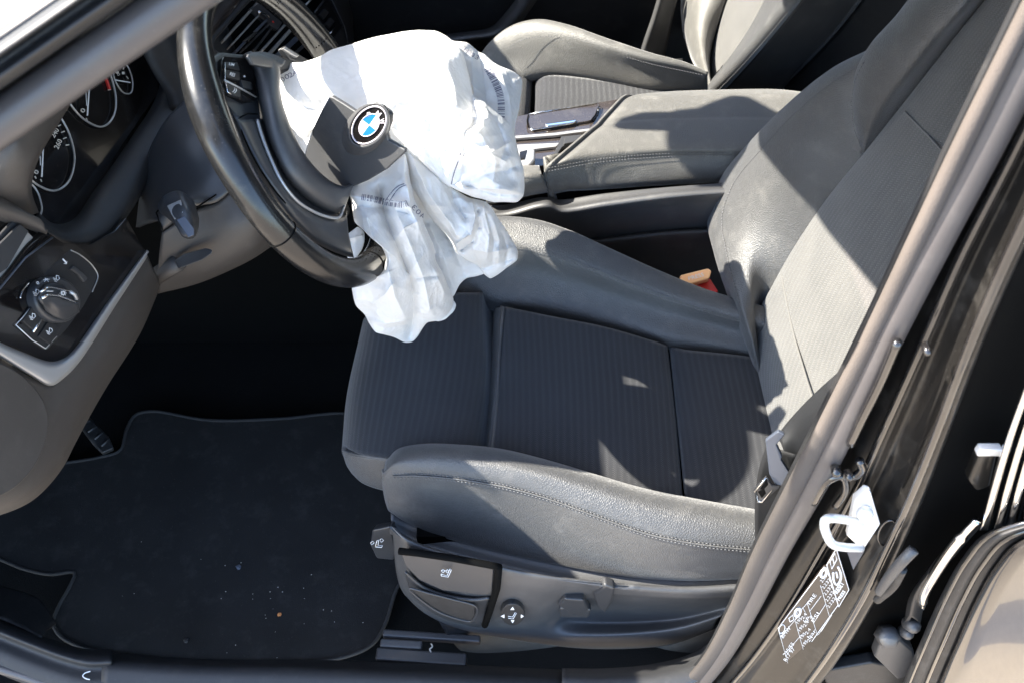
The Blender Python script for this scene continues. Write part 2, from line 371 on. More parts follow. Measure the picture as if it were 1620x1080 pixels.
# ---------------- B pillar: flocked lip and grey seal
bl = [(1060, 1095), (1108, 1040), (1150, 962), (1190, 868), (1240, 768), (1300, 650), (1370, 510), (1440, 362), (1510, 214), (1575, 82), (1640, -50)]
br = [(1094, 1104), (1150, 1030), (1196, 952), (1248, 858), (1313, 747), (1375, 622), (1438, 492), (1500, 374), (1570, 246), (1634, 120), (1700, -10)]
yb = [-.425, -.425, -.424, -.422, -.42, -.415, -.41, -.40, -.39, -.38, -.37]
bc = np.array([pt('y', .40 * a[0] + .60 * b[0] + 8, .40 * a[1] + .60 * b[1], v) for a, b, v in zip(bl, br, yb)])
wd_ = [np.linalg.norm(pt('y', *a, v) - pt('y', *b, v)) for a, b, v in zip(bl, br, yb)]
P = cr(bc, 120)
rr = np.full(120, .0142)
tube('door_seal', P, rr, mt['seal'], car, n=20)
loft('seal_lip', [np.array([pt('y', x + dx, y + dx * .12, v + dy) for (x, y), v in zip(bl, yb)]) for dx, dy in ((36, -.006), (26, -.010), (13, -.008), (4, -.002), (2, .008))], mt['flock'], car, nu=90, nv=24, t=.003)
loft('pillar_trim', [np.array([pt('y', x + 6, y, v + .01) for (x, y), v in zip(bl, yb)]), np.array([pt('y', x + 30, y, v + .05) for (x, y), v in zip(bl, yb)]), np.array([pt('y', x + 50, y, v + .12) for (x, y), v in zip(bl, yb)])][::-1], mt['plastic_dark'], car, nu=60, nv=12, t=.006)
# painted pillar
def prow(pts, ys): return np.array([pt('y', x, y, v) for (x, y), v in zip(pts, ys)])
Y0 = [-.418, -.418, -.416, -.413, -.41, -.405, -.40, -.39, -.38, -.37]
def addy(d): return [v + d for v in Y0]
e0 = [(1096, 1110), (1140, 1045), (1192, 962), (1246, 866), (1310, 755), (1374, 628), (1440, 492), (1503, 372), (1574, 242), (1690, 20)]
e1 = [(1105, 1112), (1152, 1052), (1206, 966), (1262, 870), (1324, 762), (1386, 634), (1450, 500), (1512, 378), (1582, 248), (1696, 26)]
e2 = [(1120, 1116), (1185, 1040), (1238, 962), (1286, 878), (1345, 770), (1402, 650), (1462, 520), (1520, 392), (1588, 262), (1700, 40)]
e3 = [(1130, 1120), (1203, 1034), (1262, 950), (1310, 870), (1362, 782), (1416, 664), (1474, 532), (1530, 404), (1597, 272), (1706, 50)]
e4 = [(1150, 1124), (1217, 1040), (1276, 955), (1324, 876), (1374, 790), (1428, 672), (1484, 540), (1540, 412), (1606, 280), (1712, 60)]
e5 = [(1205, 1128), (1265, 1050), (1325, 955), (1372, 872), (1418, 780), (1462, 672), (1508, 556), (1562, 432), (1625, 300), (1725, 86)]
e6 = [(1238, 1130), (1302, 1046), (1362, 950), (1402, 870), (1444, 778), (1486, 672), (1530, 556), (1582, 434), (1642, 306), (1740, 96)]
e7 = [(1256, 1132), (1322, 1046), (1380, 952), (1420, 872), (1460, 780), (1500, 676), (1544, 560), (1596, 438), (1655, 312), (1752, 104)]
pil = loft('b_pillar', [prow(e0, addy(.03)), prow(e1, addy(.004)), prow(e2, addy(-.008)), prow(e3, addy(-.016)), prow(e4, addy(-.014)), prow(e5, addy(-.030)), prow(e6, addy(-.044)), prow(e7, addy(-.047)), shift(prow(e7, addy(-.03)), .02, .035, 0)], mt['paint_dusty'], car, nu=110, nv=110, t=.01)
tube('pillar_flange', cr(prow([((a[0] + b[0]) / 2, (a[1] + b[1]) / 2) for a, b in zip(e2, e3)], addy(-.015)), 80), .0042, mt['paint'], car, n=8)
tube('pillar_flange', cr(prow(e6, addy(-.0445)), 80), .0045, mt['paint'], car, n=8)
# swages of bare painted metal between seal and flange
for pth, w in (([(1286, 795), (1310, 760), (1330, 752), (1338, 775), (1322, 800)], .004), ([(1335, 748), (1352, 752), (1364, 742), (1360, 728)], .0045), ([(1345, 702), (1365, 660), (1392, 606), (1420, 540)], .004)):
    tube('pillar_swage', cr(np.array([pt('y', x, y, -.432) for x, y in pth]), 24), w, mt['paint'], car, n=8)
for px_, py__, r_ in ((1323, 746, .005), (1343, 752, .004), (1466, 553, .0035)):
    c = pt('y', px_, py__, -.44); MB().tube([c + np.array((0, .006, 0)), c, c + np.array((0, -.004, 0)), c + np.array((0, -.0055, 0))], [r_, r_, r_ * .8, r_ * .2], 10).build('bolt', mt['paint'], car)
# dark door gap and hinge hardware
loft('door_gap', [prow(e7, addy(-.02)), np.array([pt('y', x + 45, y + 20, v - .01) for (x, y), v in zip(e7, Y0)]), np.array([pt('y', x + 120, y + 40, v - .02) for (x, y), v in zip(e7, Y0)])], mt['void'], car, nu=40, nv=10, t=.004)
tube('hinge_arm', cr(R('y', [-.47, -.478, -.48, -.475], (1392, 935), (1412, 905), (1432, 882), (1446, 868)), 30), .006, mt['plastic'], car, n=8)
tube('hinge_arm', cr(R('y', [-.47, -.478, -.478], (1388, 948), (1414, 925), (1428, 900)), 30), .005, mt['rubber'], car, n=8)
for cx0, cy0, r_ in ((1408, 1008, .0095), (1446, 990, .006), (1437, 1002, .005)):
    c = pt('y', cx0, cy0, -.47); MB().tube([c + np.array((0, .01, -.015)), c + np.array((0, .002, -.003)), c, c + np.array((0, -.002, .003)), c + np.array((0, -.003, .0045))], [r_ * 1.5, r_ * 1.5, r_ * 1.5, r_, r_ * .7], 6 if r_ > .009 else 10).build('hinge_bolt', mt['plastic'], car)
slab('hinge_bracket', R('y', -.462, (1384, 1040), (1392, 1018), (1425, 1012), (1446, 1030), (1452, 1065), (1420, 1075)), (0, -1, .3), .02, mt['plastic'], car, bevel=.004)
slab('hinge_bracket', R('y', -.458, (1300, 1062), (1380, 1048), (1440, 1060), (1440, 1090), (1310, 1090)), (0, -1, .3), .02, mt['rubber'], car, bevel=.004)
# striker
stk = slab('door_striker', R('y', [-.445, -.448, -.452, -.456, -.452, -.447], (1352, 792), (1369, 777), (1378, 780), (1393, 830), (1366, 872), (1340, 848)), (0, -1, .1), .010, mt['steel'], car, bevel=.0025, seg=3)
tube('striker_loop', cr(R('y', [-.452, -.462, -.472, -.475, -.476, -.475, -.472, -.466, -.456], (1362, 826), (1336, 821), (1315, 819), (1306, 821), (1304, 830), (1311, 852), (1319, 861), (1338, 865), (1362, 866)), 50), .0046, mt['steel'], stk, n=12)
tube('striker_bolt', R('y', [-.44, -.462, -.464], (1372, 812), (1368, 812), (1368, 812)), [.008, .008, .005], mt['steel'], stk, n=12)
slab('striker_plate', R('y', [-.442, -.446, -.444], (1338, 868), (1368, 872), (1350, 902)), (0, -1, .1), .004, mt['bluegrey'], stk, bevel=.001)
tube('pillar_plug', np.array([pt('y', x, y, -.4535) for x, y in ell(1404, 842, 13, 21, -25, 30)]), .0012, mt['paint'], car, n=6, closed=True)
# tyre pressure label and pressure reset label, printed white on dark film
def lab(x, y):    # pillar face carrying the labels
    return pt('y', x, y, -.4360 - (x - 1230) * .00010 - .003)
lf = Plane(lab(1232, 992), np.cross(lab(1308, 896) - lab(1232, 992), lab(1250, 1060) - lab(1232, 992)))
if lf.n[1] > 0: lf.n = -lf.n
def lp(x, y, h=.0): return lf.at(x, y, h)
lb = slab('pressure_label', [lp(*p) for p in ((1231, 993), (1234, 986), (1303, 897), (1307, 896), (1325, 955), (1322, 962), (1252, 1061), (1248, 1058))], lf.n, .003, mt['film'], car, bevel=0)
mb = MB(); ln = lambda p, r=.00032: mb.tube([lp(x, y, .0006) for x, y in p], r, 4)
ln([(1231, 993), (1304, 896), (1308, 898), (1326, 956), (1250, 1061), (1231, 993)], .0005)
for a, b in (((1236, 1005), (1262, 975)), ((1242, 1033), (1268, 1003)), ((1258, 981), (1273, 1034)), ((1298, 925), (1313, 977)), ((1277, 953), (1294, 1006)), ((1281, 966), (1299, 942)), ((1288, 983), (1306, 955)), ((1273, 1034), (1316, 972)), ((1262, 1038), (1272, 1030)), ((1296, 1003), (1312, 978)), ((1268, 963), (1282, 948)), ((1264, 962), (1258, 980)), ((1270, 960), (1274, 968))): ln([a, b])
def rowtext(t, p0, p1, h, bold=.0): mb.add(*text_geo(t, p0, p1, h, lambda x, y: lp(x, y, .0008), bold))
for i in range(4):
    rowtext('195', (1263 + i * 3.1, 986 + i * 12), (1269 + i * 3.1, 978 + i * 12), 5); rowtext('2.4', (1271 + i * 3.1, 979 + i * 12), (1277 + i * 3.1, 971 + i * 12), 5)
for i in range(5):
    rowtext('2.2', (1301 + i * 2.7, 921 + i * 10), (1306 + i * 2.7, 914 + i * 10), 5); rowtext('32', (1307 + i * 2.7, 913 + i * 10), (1312 + i * 2.7, 906 + i * 10), 5)
rowtext('BMW', (1239, 1009), (1252, 993), 6); rowtext('225/55', (1243, 1038), (1257, 1018), 6); rowtext('R17 97', (1244, 1046), (1258, 1026), 6)
rowtext('TIRE', (1280, 958), (1292, 941), 6); rowtext('PSI', (1288, 984), (1297, 970), 6); rowtext('kPa', (1274, 985), (1286, 975), 6); rowtext('bar', (1281, 1010), (1292, 997), 6); rowtext('DATA', (1250, 1058), (1262, 1043), 4)
mb.tube([lp(x, y, .0006) for x, y in ell(1237, 994, 4.5, 7, -20, 20)], .0006, 4, True); mb.tube([lp(x, y, .0006) for x, y in ((1250, 983), (1248, 977), (1254, 972), (1256, 979), (1250, 983))], .0006, 4)
for c_ in ((1262, 968), (1303, 906)): mb.tube([lp(x, y, .0006) for x, y in ell(*c_, 4, 7, -20, 16)], .0016, 4, True)
mb.build('label_print', mt['white'], lb, smooth=False)
lb2 = slab('reset_label', [lp(*p, .0004) for p in ((1308, 893), (1322, 868), (1324, 869), (1343, 931), (1342, 937), (1328, 959), (1326, 957))], lf.n, .003, mt['film'], car, bevel=0)
mb = MB(); ln([(1308, 893), (1323, 867), (1343, 932), (1327, 959), (1308, 893)], .0005)
ln([(1313, 888), (1321, 874), (1324, 884), (1316, 899), (1313, 888)], .0006); ln([(1317, 881), (1320, 892)], .0006)
mb.tube(cr([lp(x, y, .001) for x, y in ((1326, 896), (1330, 905), (1329, 918), (1323, 924), (1319, 917), (1318, 905))], 24), .0013, 5); ln([(1323, 904), (1325, 913)], .001)
rowtext('RESET', (1325, 939), (1336, 922), 7, .03); rowtext('PRESS', (1328, 950), (1338, 935), 5, .03)
mb.build('label_print', mt['white'], lb2, smooth=False)

# ---------------- rear door, ajar behind the pillar
door = thing('rear_door', (.55, -.5, 0), 'glossy black rear door with chrome window trim at the right edge of the frame', 'car door')
dE = [(1405, 1140), (1432, 1070), (1462, 1000), (1490, 938), (1522, 882), (1560, 842), (1620, 822), (1720, 800)]
def de(dx, dy, y): return np.array([pt('y', a + dx, b + dy, y) for a, b in dE])
loft('door_skin', [de(0, 0, -.475), de(8, 2, -.487), de(22, 6, -.494), de(34, 8, -.488), de(50, 12, -.490)], mt['rubber'], door, nu=60, nv=40, t=.004)
loft('door_skin', [de(50, 12, -.490), de(56, 14, -.498), de(66, 18, -.504), de(80, 24, -.505), de(140, 54, -.505), de(420, 240, -.505)], mt['paint'], door, nu=60, nv=50, t=.004)
tube('door_hem', cr(de(10, 2, -.489), 60), .0022, mt['paint'], door, n=8)
tube('door_hem', cr(de(34, 8, -.4895), 60), .0030, mt['paint'], door, n=8)
loft('door_edge_seal', [prow([(1430, 985), (1440, 940), (1468, 900), (1500, 860), (1540, 822)], [-.46] * 5), prow([(1440, 975), (1450, 938), (1476, 898), (1508, 858), (1545, 825)], [-.475] * 5), prow([(1456, 985), (1466, 945), (1490, 905), (1520, 868), (1552, 832)], [-.465] * 5)], mt['rubber'], door, nu=40, nv=16, t=.004)
tube('chrome_strip', cr(prow([(1460, 960), (1462, 938), (1480, 905), (1505, 868), (1530, 838), (1546, 822)], [-.47, -.474, -.476, -.477, -.477, -.475]), 50), [.003] * 5 + [.006] * 38 + [.004] * 7, mt['chrome'], door, n=12)
def wt(x0, x1, y_): return np.array([pt('y', x, y, v) for x, y, v in ((x0, 838, y_), (x0 + 18, 770, y_), (x0 + 42, 690, y_ + .004), (x0 + 78, 590, y_ + .01), (x0 + 122, 480, y_ + .02))])
for k, (a, w, m_) in enumerate(((1557, 9, 'chrome'), (1578, 8, 'chrome'), (1597, 9, 'chrome'), (1620, 12, 'gloss'))):
    loft('window_trim', [wt(a - w, 0, -.468), wt(a - w * .5, 0, -.478), wt(a + w * .3, 0, -.479), wt(a + w, 0, -.472)], mt[m_], door, nu=30, nv=14, t=.003)
slab('door_latch', R('y', -.455, (1532, 760), (1552, 716), (1580, 716), (1568, 770), (1545, 778)), (0, -1, .2), .015, mt['paint_dusty'], door, bevel=.004)
slab('latch_cover', R('y', -.457, (1545, 722), (1552, 712), (1588, 712), (1584, 722)), (0, -1, .2), .01, mt['steel'], door, bevel=.002)
# ================================================================ driver's seat
seat = thing('driver_seat', (.1, -.08, .05), 'empty black driver seat of ribbed cloth and leather in front of the door sill', 'car seat')
def low_noise(amp, sc_, seed):
    def f(G):
        G = G.copy(); G[:, :, 2] += amp * (noise2(G[:, :, 0] * sc_ + 9, G[:, :, 1] * sc_ + 9, seed) - .5); return G
    return f
# thigh support pad
loft('thigh_pad', [R('z', .29, (779, 460), (788, 600), (770, 760)),
    R('z', [.335, .335, .335], (768, 462), (776, 600), (763, 745)),
    R('z', [.372, .37, .365], (758, 463), (764, 600), (748, 738)),
    R('z', [.388, .385, .38], (728, 464), (735, 600), (722, 734)),
    R('z', [.39, .39, .385], (660, 468), (668, 600), (655, 727)),
    R('z', [.385, .383, .378], (610, 480), (605, 600), (598, 720)),
    R('z', [.368, .365, .36], (588, 492), (568, 610), (560, 714)),
    R('z', [.335, .335, .33], (575, 505), (552, 615), (543, 706)),
    R('z', [.30, .30, .295], (574, 520), (549, 625), (541, 716)),
    R('z', [.24, .24, .24], (582, 540), (558, 640), (551, 735))], mt['fabric'], seat, nu=40, nv=70, t=.02, fn=low_noise(.006, 11, 3))
loft('pad_end', [R('z', [.325, .348, .372, .378, .37], (543, 712), (556, 716), (598, 723), (680, 731), (765, 742)),
    R('z', [.312, .338, .362, .365, .36], (543, 718), (556, 724), (600, 731), (680, 739), (765, 750)),
    R('z', [.285, .30, .32, .32, .32], (548, 735), (562, 748), (604, 758), (680, 766), (765, 775)),
    R('z', [.265, .275, .28, .28, .28], (556, 748), (574, 764), (610, 776), (680, 785), (765, 790))], mt['leather'], seat, nu=30, nv=22, t=.008)
tube('pad_seam', cr(R('z', [.316, .343, .367, .372, .366], (543, 713), (556, 719), (598, 726), (680, 734), (765, 745)), 40) , .0014, mt['leather'], seat, n=6)
# main cushion
main = [R('z', .29, (790, 480), (778, 610), (762, 770)),
    R('z', .345, (792, 483), (783, 610), (768, 755)),
    R('z', [.362, .36, .355], (798, 487), (789, 602), (775, 748)),
    R('z', [.372, .370, .365], (818, 489), (812, 604), (800, 760)),
    R('z', [.376, .374, .37], (880, 502), (880, 620), (872, 785)),
    R('z', [.37, .366, .36], (970, 520), (976, 650), (976, 810)),
    R('z', [.358, .352, .345], (1036, 538), (1046, 650), (1060, 825)),
    R('z', [.347, .341, .335], (1052, 544), (1064, 650), (1079, 830)),
    R('z', [.325, .32, .315], (1057, 546), (1069, 652), (1085, 832))]
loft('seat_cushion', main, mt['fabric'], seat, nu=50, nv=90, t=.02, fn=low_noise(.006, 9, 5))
def welt(name, kind, vals, pts, parent=seat, mat='leather', r=.0022, n=60): return tube(name, cr(R(kind, vals, *pts), n), r, mt[mat], parent, n=7)
welt('piping', 'z', [.364, .3635, .362, .358], [(797, 487), (790, 560), (786, 640), (775, 748)])
loft('piping_strip', [R('z', [.357, .355, .35], (794, 486), (786, 605), (772, 748)), R('z', [.335, .333, .33], (785, 487), (776, 610), (763, 752)),
    R('z', [.29, .29, .29], (781, 489), (771, 612), (758, 756))], mt['leather'], seat, nu=30, nv=12, t=.004)
# rear cushion strip
loft('seat_cushion_rear', [R('z', .312, (1058, 547), (1071, 680), (1088, 832)),
    R('z', [.338, .333, .33], (1063, 549), (1077, 680), (1093, 832)),
    R('z', [.348, .343, .338], (1085, 553), (1100, 680), (1116, 834)),
    R('z', [.347, .342, .337], (1150, 560), (1168, 680), (1188, 845)),
    R('z', [.335, .33, .325], (1200, 565), (1228, 680), (1250, 850)),
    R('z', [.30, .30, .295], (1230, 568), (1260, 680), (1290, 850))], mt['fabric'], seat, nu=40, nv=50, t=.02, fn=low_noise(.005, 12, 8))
# far side bolster
crest = R('z', [.425, .435, .442, .445, .442, .432, .415, .402, .396, .39], (690, 385), (735, 358), (790, 346), (850, 351), (905, 369), (965, 396), (1045, 432), (1115, 460), (1180, 480), (1240, 497))
farb = [shift(crest, 0, .035, -.14), shift(crest, 0, .026, -.04), shift(crest, 0, .010, -.006), crest,
    R('z', [.424, .434, .440, .442, .438, .428, .412, .40, .394, .386], (690, 396), (735, 372), (790, 362), (850, 369), (903, 388), (962, 415), (1042, 449), (1113, 475), (1180, 494), (1240, 512)),
    R('z', [.415, .423, .429, .431, .427, .418, .403, .392, .386, .38], (690, 412), (733, 394), (790, 384), (850, 394), (905, 412), (965, 436), (1045, 466), (1117, 490), (1183, 508), (1245, 525)),
    R('z', [.375, .383, .387, .389, .387, .382, .374, .366, .362, .357], (692, 445), (735, 430), (795, 425), (855, 436), (915, 452), (980, 472), (1052, 495), (1122, 513), (1188, 528), (1250, 541)),
    R('z', [.345, .35, .352, .354, .354, .353, .351, .348, .345, .342], (700, 470), (740, 466), (795, 476), (855, 486), (920, 500), (990, 518), (1056, 534), (1124, 544), (1190, 554), (1255, 562)),
    R('z', [.315, .318, .32, .32, .322, .322, .322, .322, .32, .32], (705, 485), (745, 487), (795, 494), (855, 505), (920, 520), (990, 536), (1056, 552), (1124, 563), (1190, 573), (1255, 580))]
loft('side_bolster', farb, mt['leather'], seat, nu=70, nv=70, t=.008)
for d in (0, 5):
    stitches('stitching', R('z', [.4275, .430, .4315, .428, .419, .404, .393, .387], (760, 391 + d), (800, 384 + d), (850, 393 + d), (905, 411 + d), (965, 435 + d), (1045, 465 + d), (1117, 489 + d), (1183, 507 + d)), mt['stitch'], seat)
# near side bolster
ncr = R('z', [.385, .405, .416, .422, .42, .415, .408, .400, .394, .388], (607, 748), (625, 733), (665, 726), (720, 727), (790, 734), (862, 751), (940, 774), (1022, 798), (1105, 815), (1210, 834))
nB = [shift(ncr, .0, .055, -.09), shift(ncr, 0, .045, -.035), shift(ncr, 0, .02, -.006), ncr,
    R('z', [.375, .398, .409, .415, .413, .407, .400, .392, .387, .381], (605, 753), (622, 740), (662, 738), (720, 741), (790, 750), (862, 767), (940, 793), (1022, 820), (1105, 837), (1210, 852)),
    R('z', [.363, .384, .394, .400, .398, .392, .384, .376, .371, .366], (604, 760), (620, 752), (660, 752), (720, 757), (790, 768), (862, 787), (940, 815), (1020, 843), (1103, 860), (1205, 871)),
    R('z', [.335, .342, .35, .356, .354, .35, .345, .338, .333, .33], (606, 776), (622, 778), (662, 782), (720, 790), (790, 803), (862, 821), (940, 846), (1018, 869), (1100, 882), (1200, 888)),
    R('z', [.30, .302, .305, .308, .306, .304, .302, .298, .296, .294], (610, 795), (628, 803), (665, 812), (720, 822), (790, 838), (862, 856), (940, 877), (1015, 894), (1097, 902), (1196, 903)),
    R('z', [.272, .262, .262, .262, .262, .261, .262, .264, .265, .265], (616, 808), (640, 824), (672, 840), (720, 855), (790, 873), (862, 889), (940, 904), (1015, 914), (1095, 918), (1192, 914)),
    shift(R('z', [.262, .25, .25, .25, .25, .25, .25, .25, .25, .25], (618, 812), (644, 828), (674, 844), (720, 858), (790, 876), (862, 892), (940, 907), (1015, 917), (1095, 921), (1192, 917)), 0, .04, -.005)]
loft('side_bolster', nB, mt['leather'], seat, nu=90, nv=80, t=.008)
sv = [.386, .396, .4015, .3995, .3935, .3855, .3775, .3725, .3675]
for d, dz in ((-3.2, .0027), (3.2, -.0027)):
    stitches('stitching', R('z', [v + dz for v in sv], *[(x, y + d) for x, y in ((622, 752), (660, 752), (720, 757), (790, 768), (862, 787), (940, 815), (1020, 843), (1103, 860), (1205, 871))]), mt['stitch'], seat)
welt('bolster_seam', 'z', [v + .0003 for v in sv], [(622, 752), (660, 752), (720, 757), (790, 768), (862, 787), (940, 815), (1020, 843), (1103, 860), (1205, 871)], r=.0012)
# ---------------- back rest
PL['b'] = Plane((.392, 0, .34), NB)
bS = R('b', [.0, .03, .052, .06, .06, .06, .06, .058, .055, .05, .04], (1200, 602), (1181, 548), (1155, 478), (1130, 400), (1120, 340), (1140, 283), (1192, 218), (1255, 156), (1318, 107), (1372, 80), (1420, 55))
bP = R('b', [.003, .038, .062, .071, .073, .073, .072, .068, .063, .056, .046], (1203, 600), (1188, 532), (1166, 462), (1149, 395), (1143, 342), (1160, 293), (1209, 232), (1268, 171), (1320, 130), (1356, 108), (1400, 80))
bM = R('b', [.003, .026, .043, .051, .054, .054, .053, .048, .043, .037, .03], (1205, 598), (1196, 532), (1188, 470), (1186, 415), (1194, 360), (1215, 316), (1260, 260), (1302, 212), (1338, 180), (1362, 160), (1395, 130))
bB = R('b', [-.002, .002, .006, .006, .006, .006, .006, .006, .006, .006, .006], (1207, 596), (1198, 550), (1197, 508), (1212, 465), (1238, 428), (1256, 392), (1293, 336), (1330, 292), (1356, 256), (1375, 232), (1400, 205))
loft('backrest_bolster', [bS + np.array((.09, .012, -.02)), bS + np.array((.04, .014, -.01)), bS + np.array((.012, .006, -.003)), bS, bP, bM, bB, bB + np.array((.02, -.012, -.01))], mt['leather'], seat, nu=90, nv=70, t=.006)
for o_ in (0, 1):
    stitches('stitching', (bP * (1 - .13 * o_) + bM * .13 * o_)[1:10] + np.array((-.001, 0, .0004)), mt['stitch'], seat)
# shoulder panel
sL = R('b', [.004, .032, .052, .062, .062, .06, .05], (1365, 246), (1352, 184), (1353, 120), (1376, 72), (1420, 22), (1455, -25), (1535, -130))
sM1 = R('b', [.0055, .037, .059, .070, .072, .072, .06], (1366, 246), (1358, 196), (1366, 146), (1392, 100), (1437, 45), (1475, -5), (1560, -120))
sM2 = R('b', [.006, .026, .042, .052, .056, .056, .05], (1367, 246), (1372, 214), (1394, 170), (1428, 125), (1475, 65), (1520, 15), (1600, -100))
sR = R('b', [.003, .006, .006, .006, .006, .006, .006], (1366, 246), (1385, 222), (1425, 170), (1468, 115), (1522, 45), (1570, -15), (1650, -115))
loft('shoulder_panel', [sL + np.array((.08, .012, -.02)), sL + np.array((.03, .012, -.008)), sL, sM1, sM2, sR, sR + np.array((.015, -.01, 0))], mt['leather'], seat, nu=60, nv=60, t=.006)
stitches('stitching', R('b', [.016, .05, .066, .071, .067], (1361, 232), (1349, 195), (1348, 150), (1355, 122), (1374, 86)), mt['stitch'], seat)
# back cloth
fL = R('b', [-.01, 0, .004, .006, .006, .006, .006, .006, .006, .006, .006], (1215, 690), (1200, 600), (1192, 548), (1198, 500), (1222, 452), (1256, 392), (1310, 312), (1375, 232), (1440, 150), (1522, 45), (1600, -50))
f1 = R('b', [-.005, .006, .01, .013, .015, .016, .017, .017, .016, .016, .016], (1222, 750), (1222, 650), (1222, 580), (1234, 520), (1260, 465), (1300, 400), (1355, 330), (1410, 260), (1475, 170), (1560, 60), (1640, -40))
f2 = R('b', [-.006, .004, .008, .01, .012, .013, .013, .013, .012, .012, .012], (1215, 830), (1250, 720), (1266, 640), (1290, 560), (1318, 500), (1352, 435), (1402, 365), (1455, 290), (1525, 190), (1610, 80), (1690, -20))
f3 = R('b', [-.006, .002, .004, .005, .006, .006, .006, .006, .006, .006, .006], (1250, 860), (1310, 740), (1340, 650), (1362, 580), (1390, 520), (1428, 455), (1475, 380), (1530, 300), (1590, 210), (1680, 100), (1760, 0))
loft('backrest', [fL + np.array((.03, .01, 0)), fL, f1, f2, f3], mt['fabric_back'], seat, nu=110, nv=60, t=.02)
def on_back(pts, h, n=40): return cr(np.array([PL['b'].at(x, y, h) for x, y in pts]), n)
tube('backrest_seam', on_back([(1237, 438), (1245, 480), (1256, 530), (1268, 572), (1284, 625), (1300, 670)], .0145), .0016, mt['fabric_back'], seat, n=6)
tube('backrest_seam', on_back([(1432, 178), (1452, 198), (1475, 222), (1500, 250)], .0165), .0014, mt['fabric_back'], seat, n=6)
# near bolster of the back rest, mostly behind the pillar seal
nb2 = R('b', [.03, .05, .06, .06, .06], (1300, 850), (1400, 700), (1500, 520), (1620, 330), (1760, 110))
loft('backrest_bolster', [f3[[1, 3, 5, 7, 9]] , (f3[[1, 3, 5, 7, 9]] + nb2) / 2 + np.array((-.02, 0, .01)), nb2, nb2 + np.array((.09, -.02, -.02))], mt['leather'], seat, nu=40, nv=24, t=.006)

# ---------------- plastic side panel with its controls
def S(pts): return np.array([pt('y', x, y, v) for x, y, v in pts])
xs = [612, 640, 672, 720, 790, 862, 940, 1015, 1095, 1192]
top = R('z', [.268, .258, .257, .257, .257, .257, .257, .258, .258, .258], (619, 811), (640, 822), (672, 838), (720, 853), (790, 871), (862, 887), (940, 902), (1015, 912), (1095, 916), (1192, 912))
def ofs(row, dy, dz): return shift(row, 0, dy, dz)
panel = [ofs(top, .035, .012), ofs(top, .015, .002), ofs(top, -.006, -.004), ofs(top, -.020, -.012),
    R('y', [-.300, -.315, -.325, -.336, -.343, -.348, -.350, -.350, -.349, -.345], (620, 832), (640, 850), (676, 866), (720, 879), (790, 896), (862, 910), (940, 920), (1015, 928), (1095, 931), (1192, 925)),
    R('y', [-.302, -.322, -.333, -.343, -.350, -.353, -.345, -.343, -.343, -.343], (622, 850), (643, 868), (678, 884), (722, 898), (790, 915), (858, 926), (930, 936), (1010, 943), (1090, 945), (1180, 935)),
    R('y', [-.304, -.325, -.337, -.347, -.352, -.352, -.332, -.330, -.331, -.335], (624, 880), (646, 900), (682, 916), (726, 930), (792, 945), (852, 954), (918, 958), (1004, 962), (1085, 962), (1165, 950)),
    R('y', [-.306, -.327, -.338, -.346, -.350, -.350, -.330, -.328, -.330, -.335], (627, 905), (650, 925), (686, 943), (730, 956), (793, 968), (848, 976), (905, 983), (998, 984), (1078, 978), (1150, 962)),
    R('y', [-.308, -.327, -.337, -.344, -.348, -.350, -.352, -.354, -.352, -.346], (632, 925), (656, 948), (692, 968), (736, 982), (794, 992), (850, 999), (900, 1003), (990, 1002), (1068, 994), (1138, 975)),
    R('y', [-.305, -.322, -.332, -.339, -.343, -.345, -.350, -.352, -.350, -.342], (640, 940), (664, 963), (700, 983), (742, 996), (798, 1006), (852, 1014), (905, 1020), (985, 1021), (1060, 1014), (1130, 990)),
    R('y', [-.29, -.30, -.305, -.31, -.31, -.31, -.32, -.32, -.32, -.31], (648, 945), (672, 968), (708, 988), (748, 1000), (802, 1010), (855, 1018), (908, 1025), (985, 1027), (1060, 1020), (1130, 998))]
side_panel = loft('side_panel', panel, mt['plastic'], seat, nu=110, nv=100, t=.004)
# lower valance
loft('lower_valance', [R('y', -.325, (690, 975), (760, 1000), (850, 1015), (960, 1022), (1060, 1015), (1140, 990)),
    R('y', -.335, (705, 1000), (770, 1020), (855, 1033), (960, 1038), (1060, 1030), (1140, 1010)),
    R('y', -.338, (722, 1022), (785, 1040), (860, 1049), (960, 1053), (1060, 1046), (1140, 1030)),
    R('y', -.328, (738, 1036), (800, 1052), (865, 1060), (960, 1064), (1060, 1058), (1140, 1045))], mt['plastic_dark'], seat, nu=40, nv=30, t=.006)
def yp(v): return lambda x, y: pt('y', x, y, v)
NY = np.array((0, -1, .25)); NY = NY / np.linalg.norm(NY)
# pull lever: dark pocket, flap and finger recess
lever = slab('pull_lever', R('y', [-.338, -.342, -.347, -.357, -.359, -.358, -.352, -.346, -.340], (633, 876), (660, 879), (715, 887), (782, 899), (779, 936), (772, 941), (700, 934), (662, 917), (640, 894)), NY, .012, mt['plastic_smooth'], side_panel, bevel=.003, seg=3)
tube('lever_gap', R('y', [-.335, -.341, -.350, -.3575, -.3595, -.3585, -.3565, -.354], (632, 871), (660, 874), (715, 882), (775, 893), (789, 896), (786, 930), (776, 962), (767, 988)), .0052, mt['void'], side_panel, n=8)
loft('lever_grip', [R('y', [-.335, -.344, -.352, -.357, -.356], (640, 905), (670, 930), (705, 943), (750, 949), (775, 946)),
    R('y', [-.332, -.340, -.347, -.352, -.352], (644, 920), (676, 948), (710, 958), (748, 965), (770, 964)),
    R('y', [-.330, -.342, -.350, -.354, -.353], (652, 942), (686, 966), (716, 976), (748, 984), (766, 986)),
    R('y', [-.326, -.336, -.343, -.345, -.345], (656, 948), (690, 972), (718, 982), (748, 990), (765, 992))], mt['plastic_smooth'], side_panel, nu=30, nv=24, t=.004)
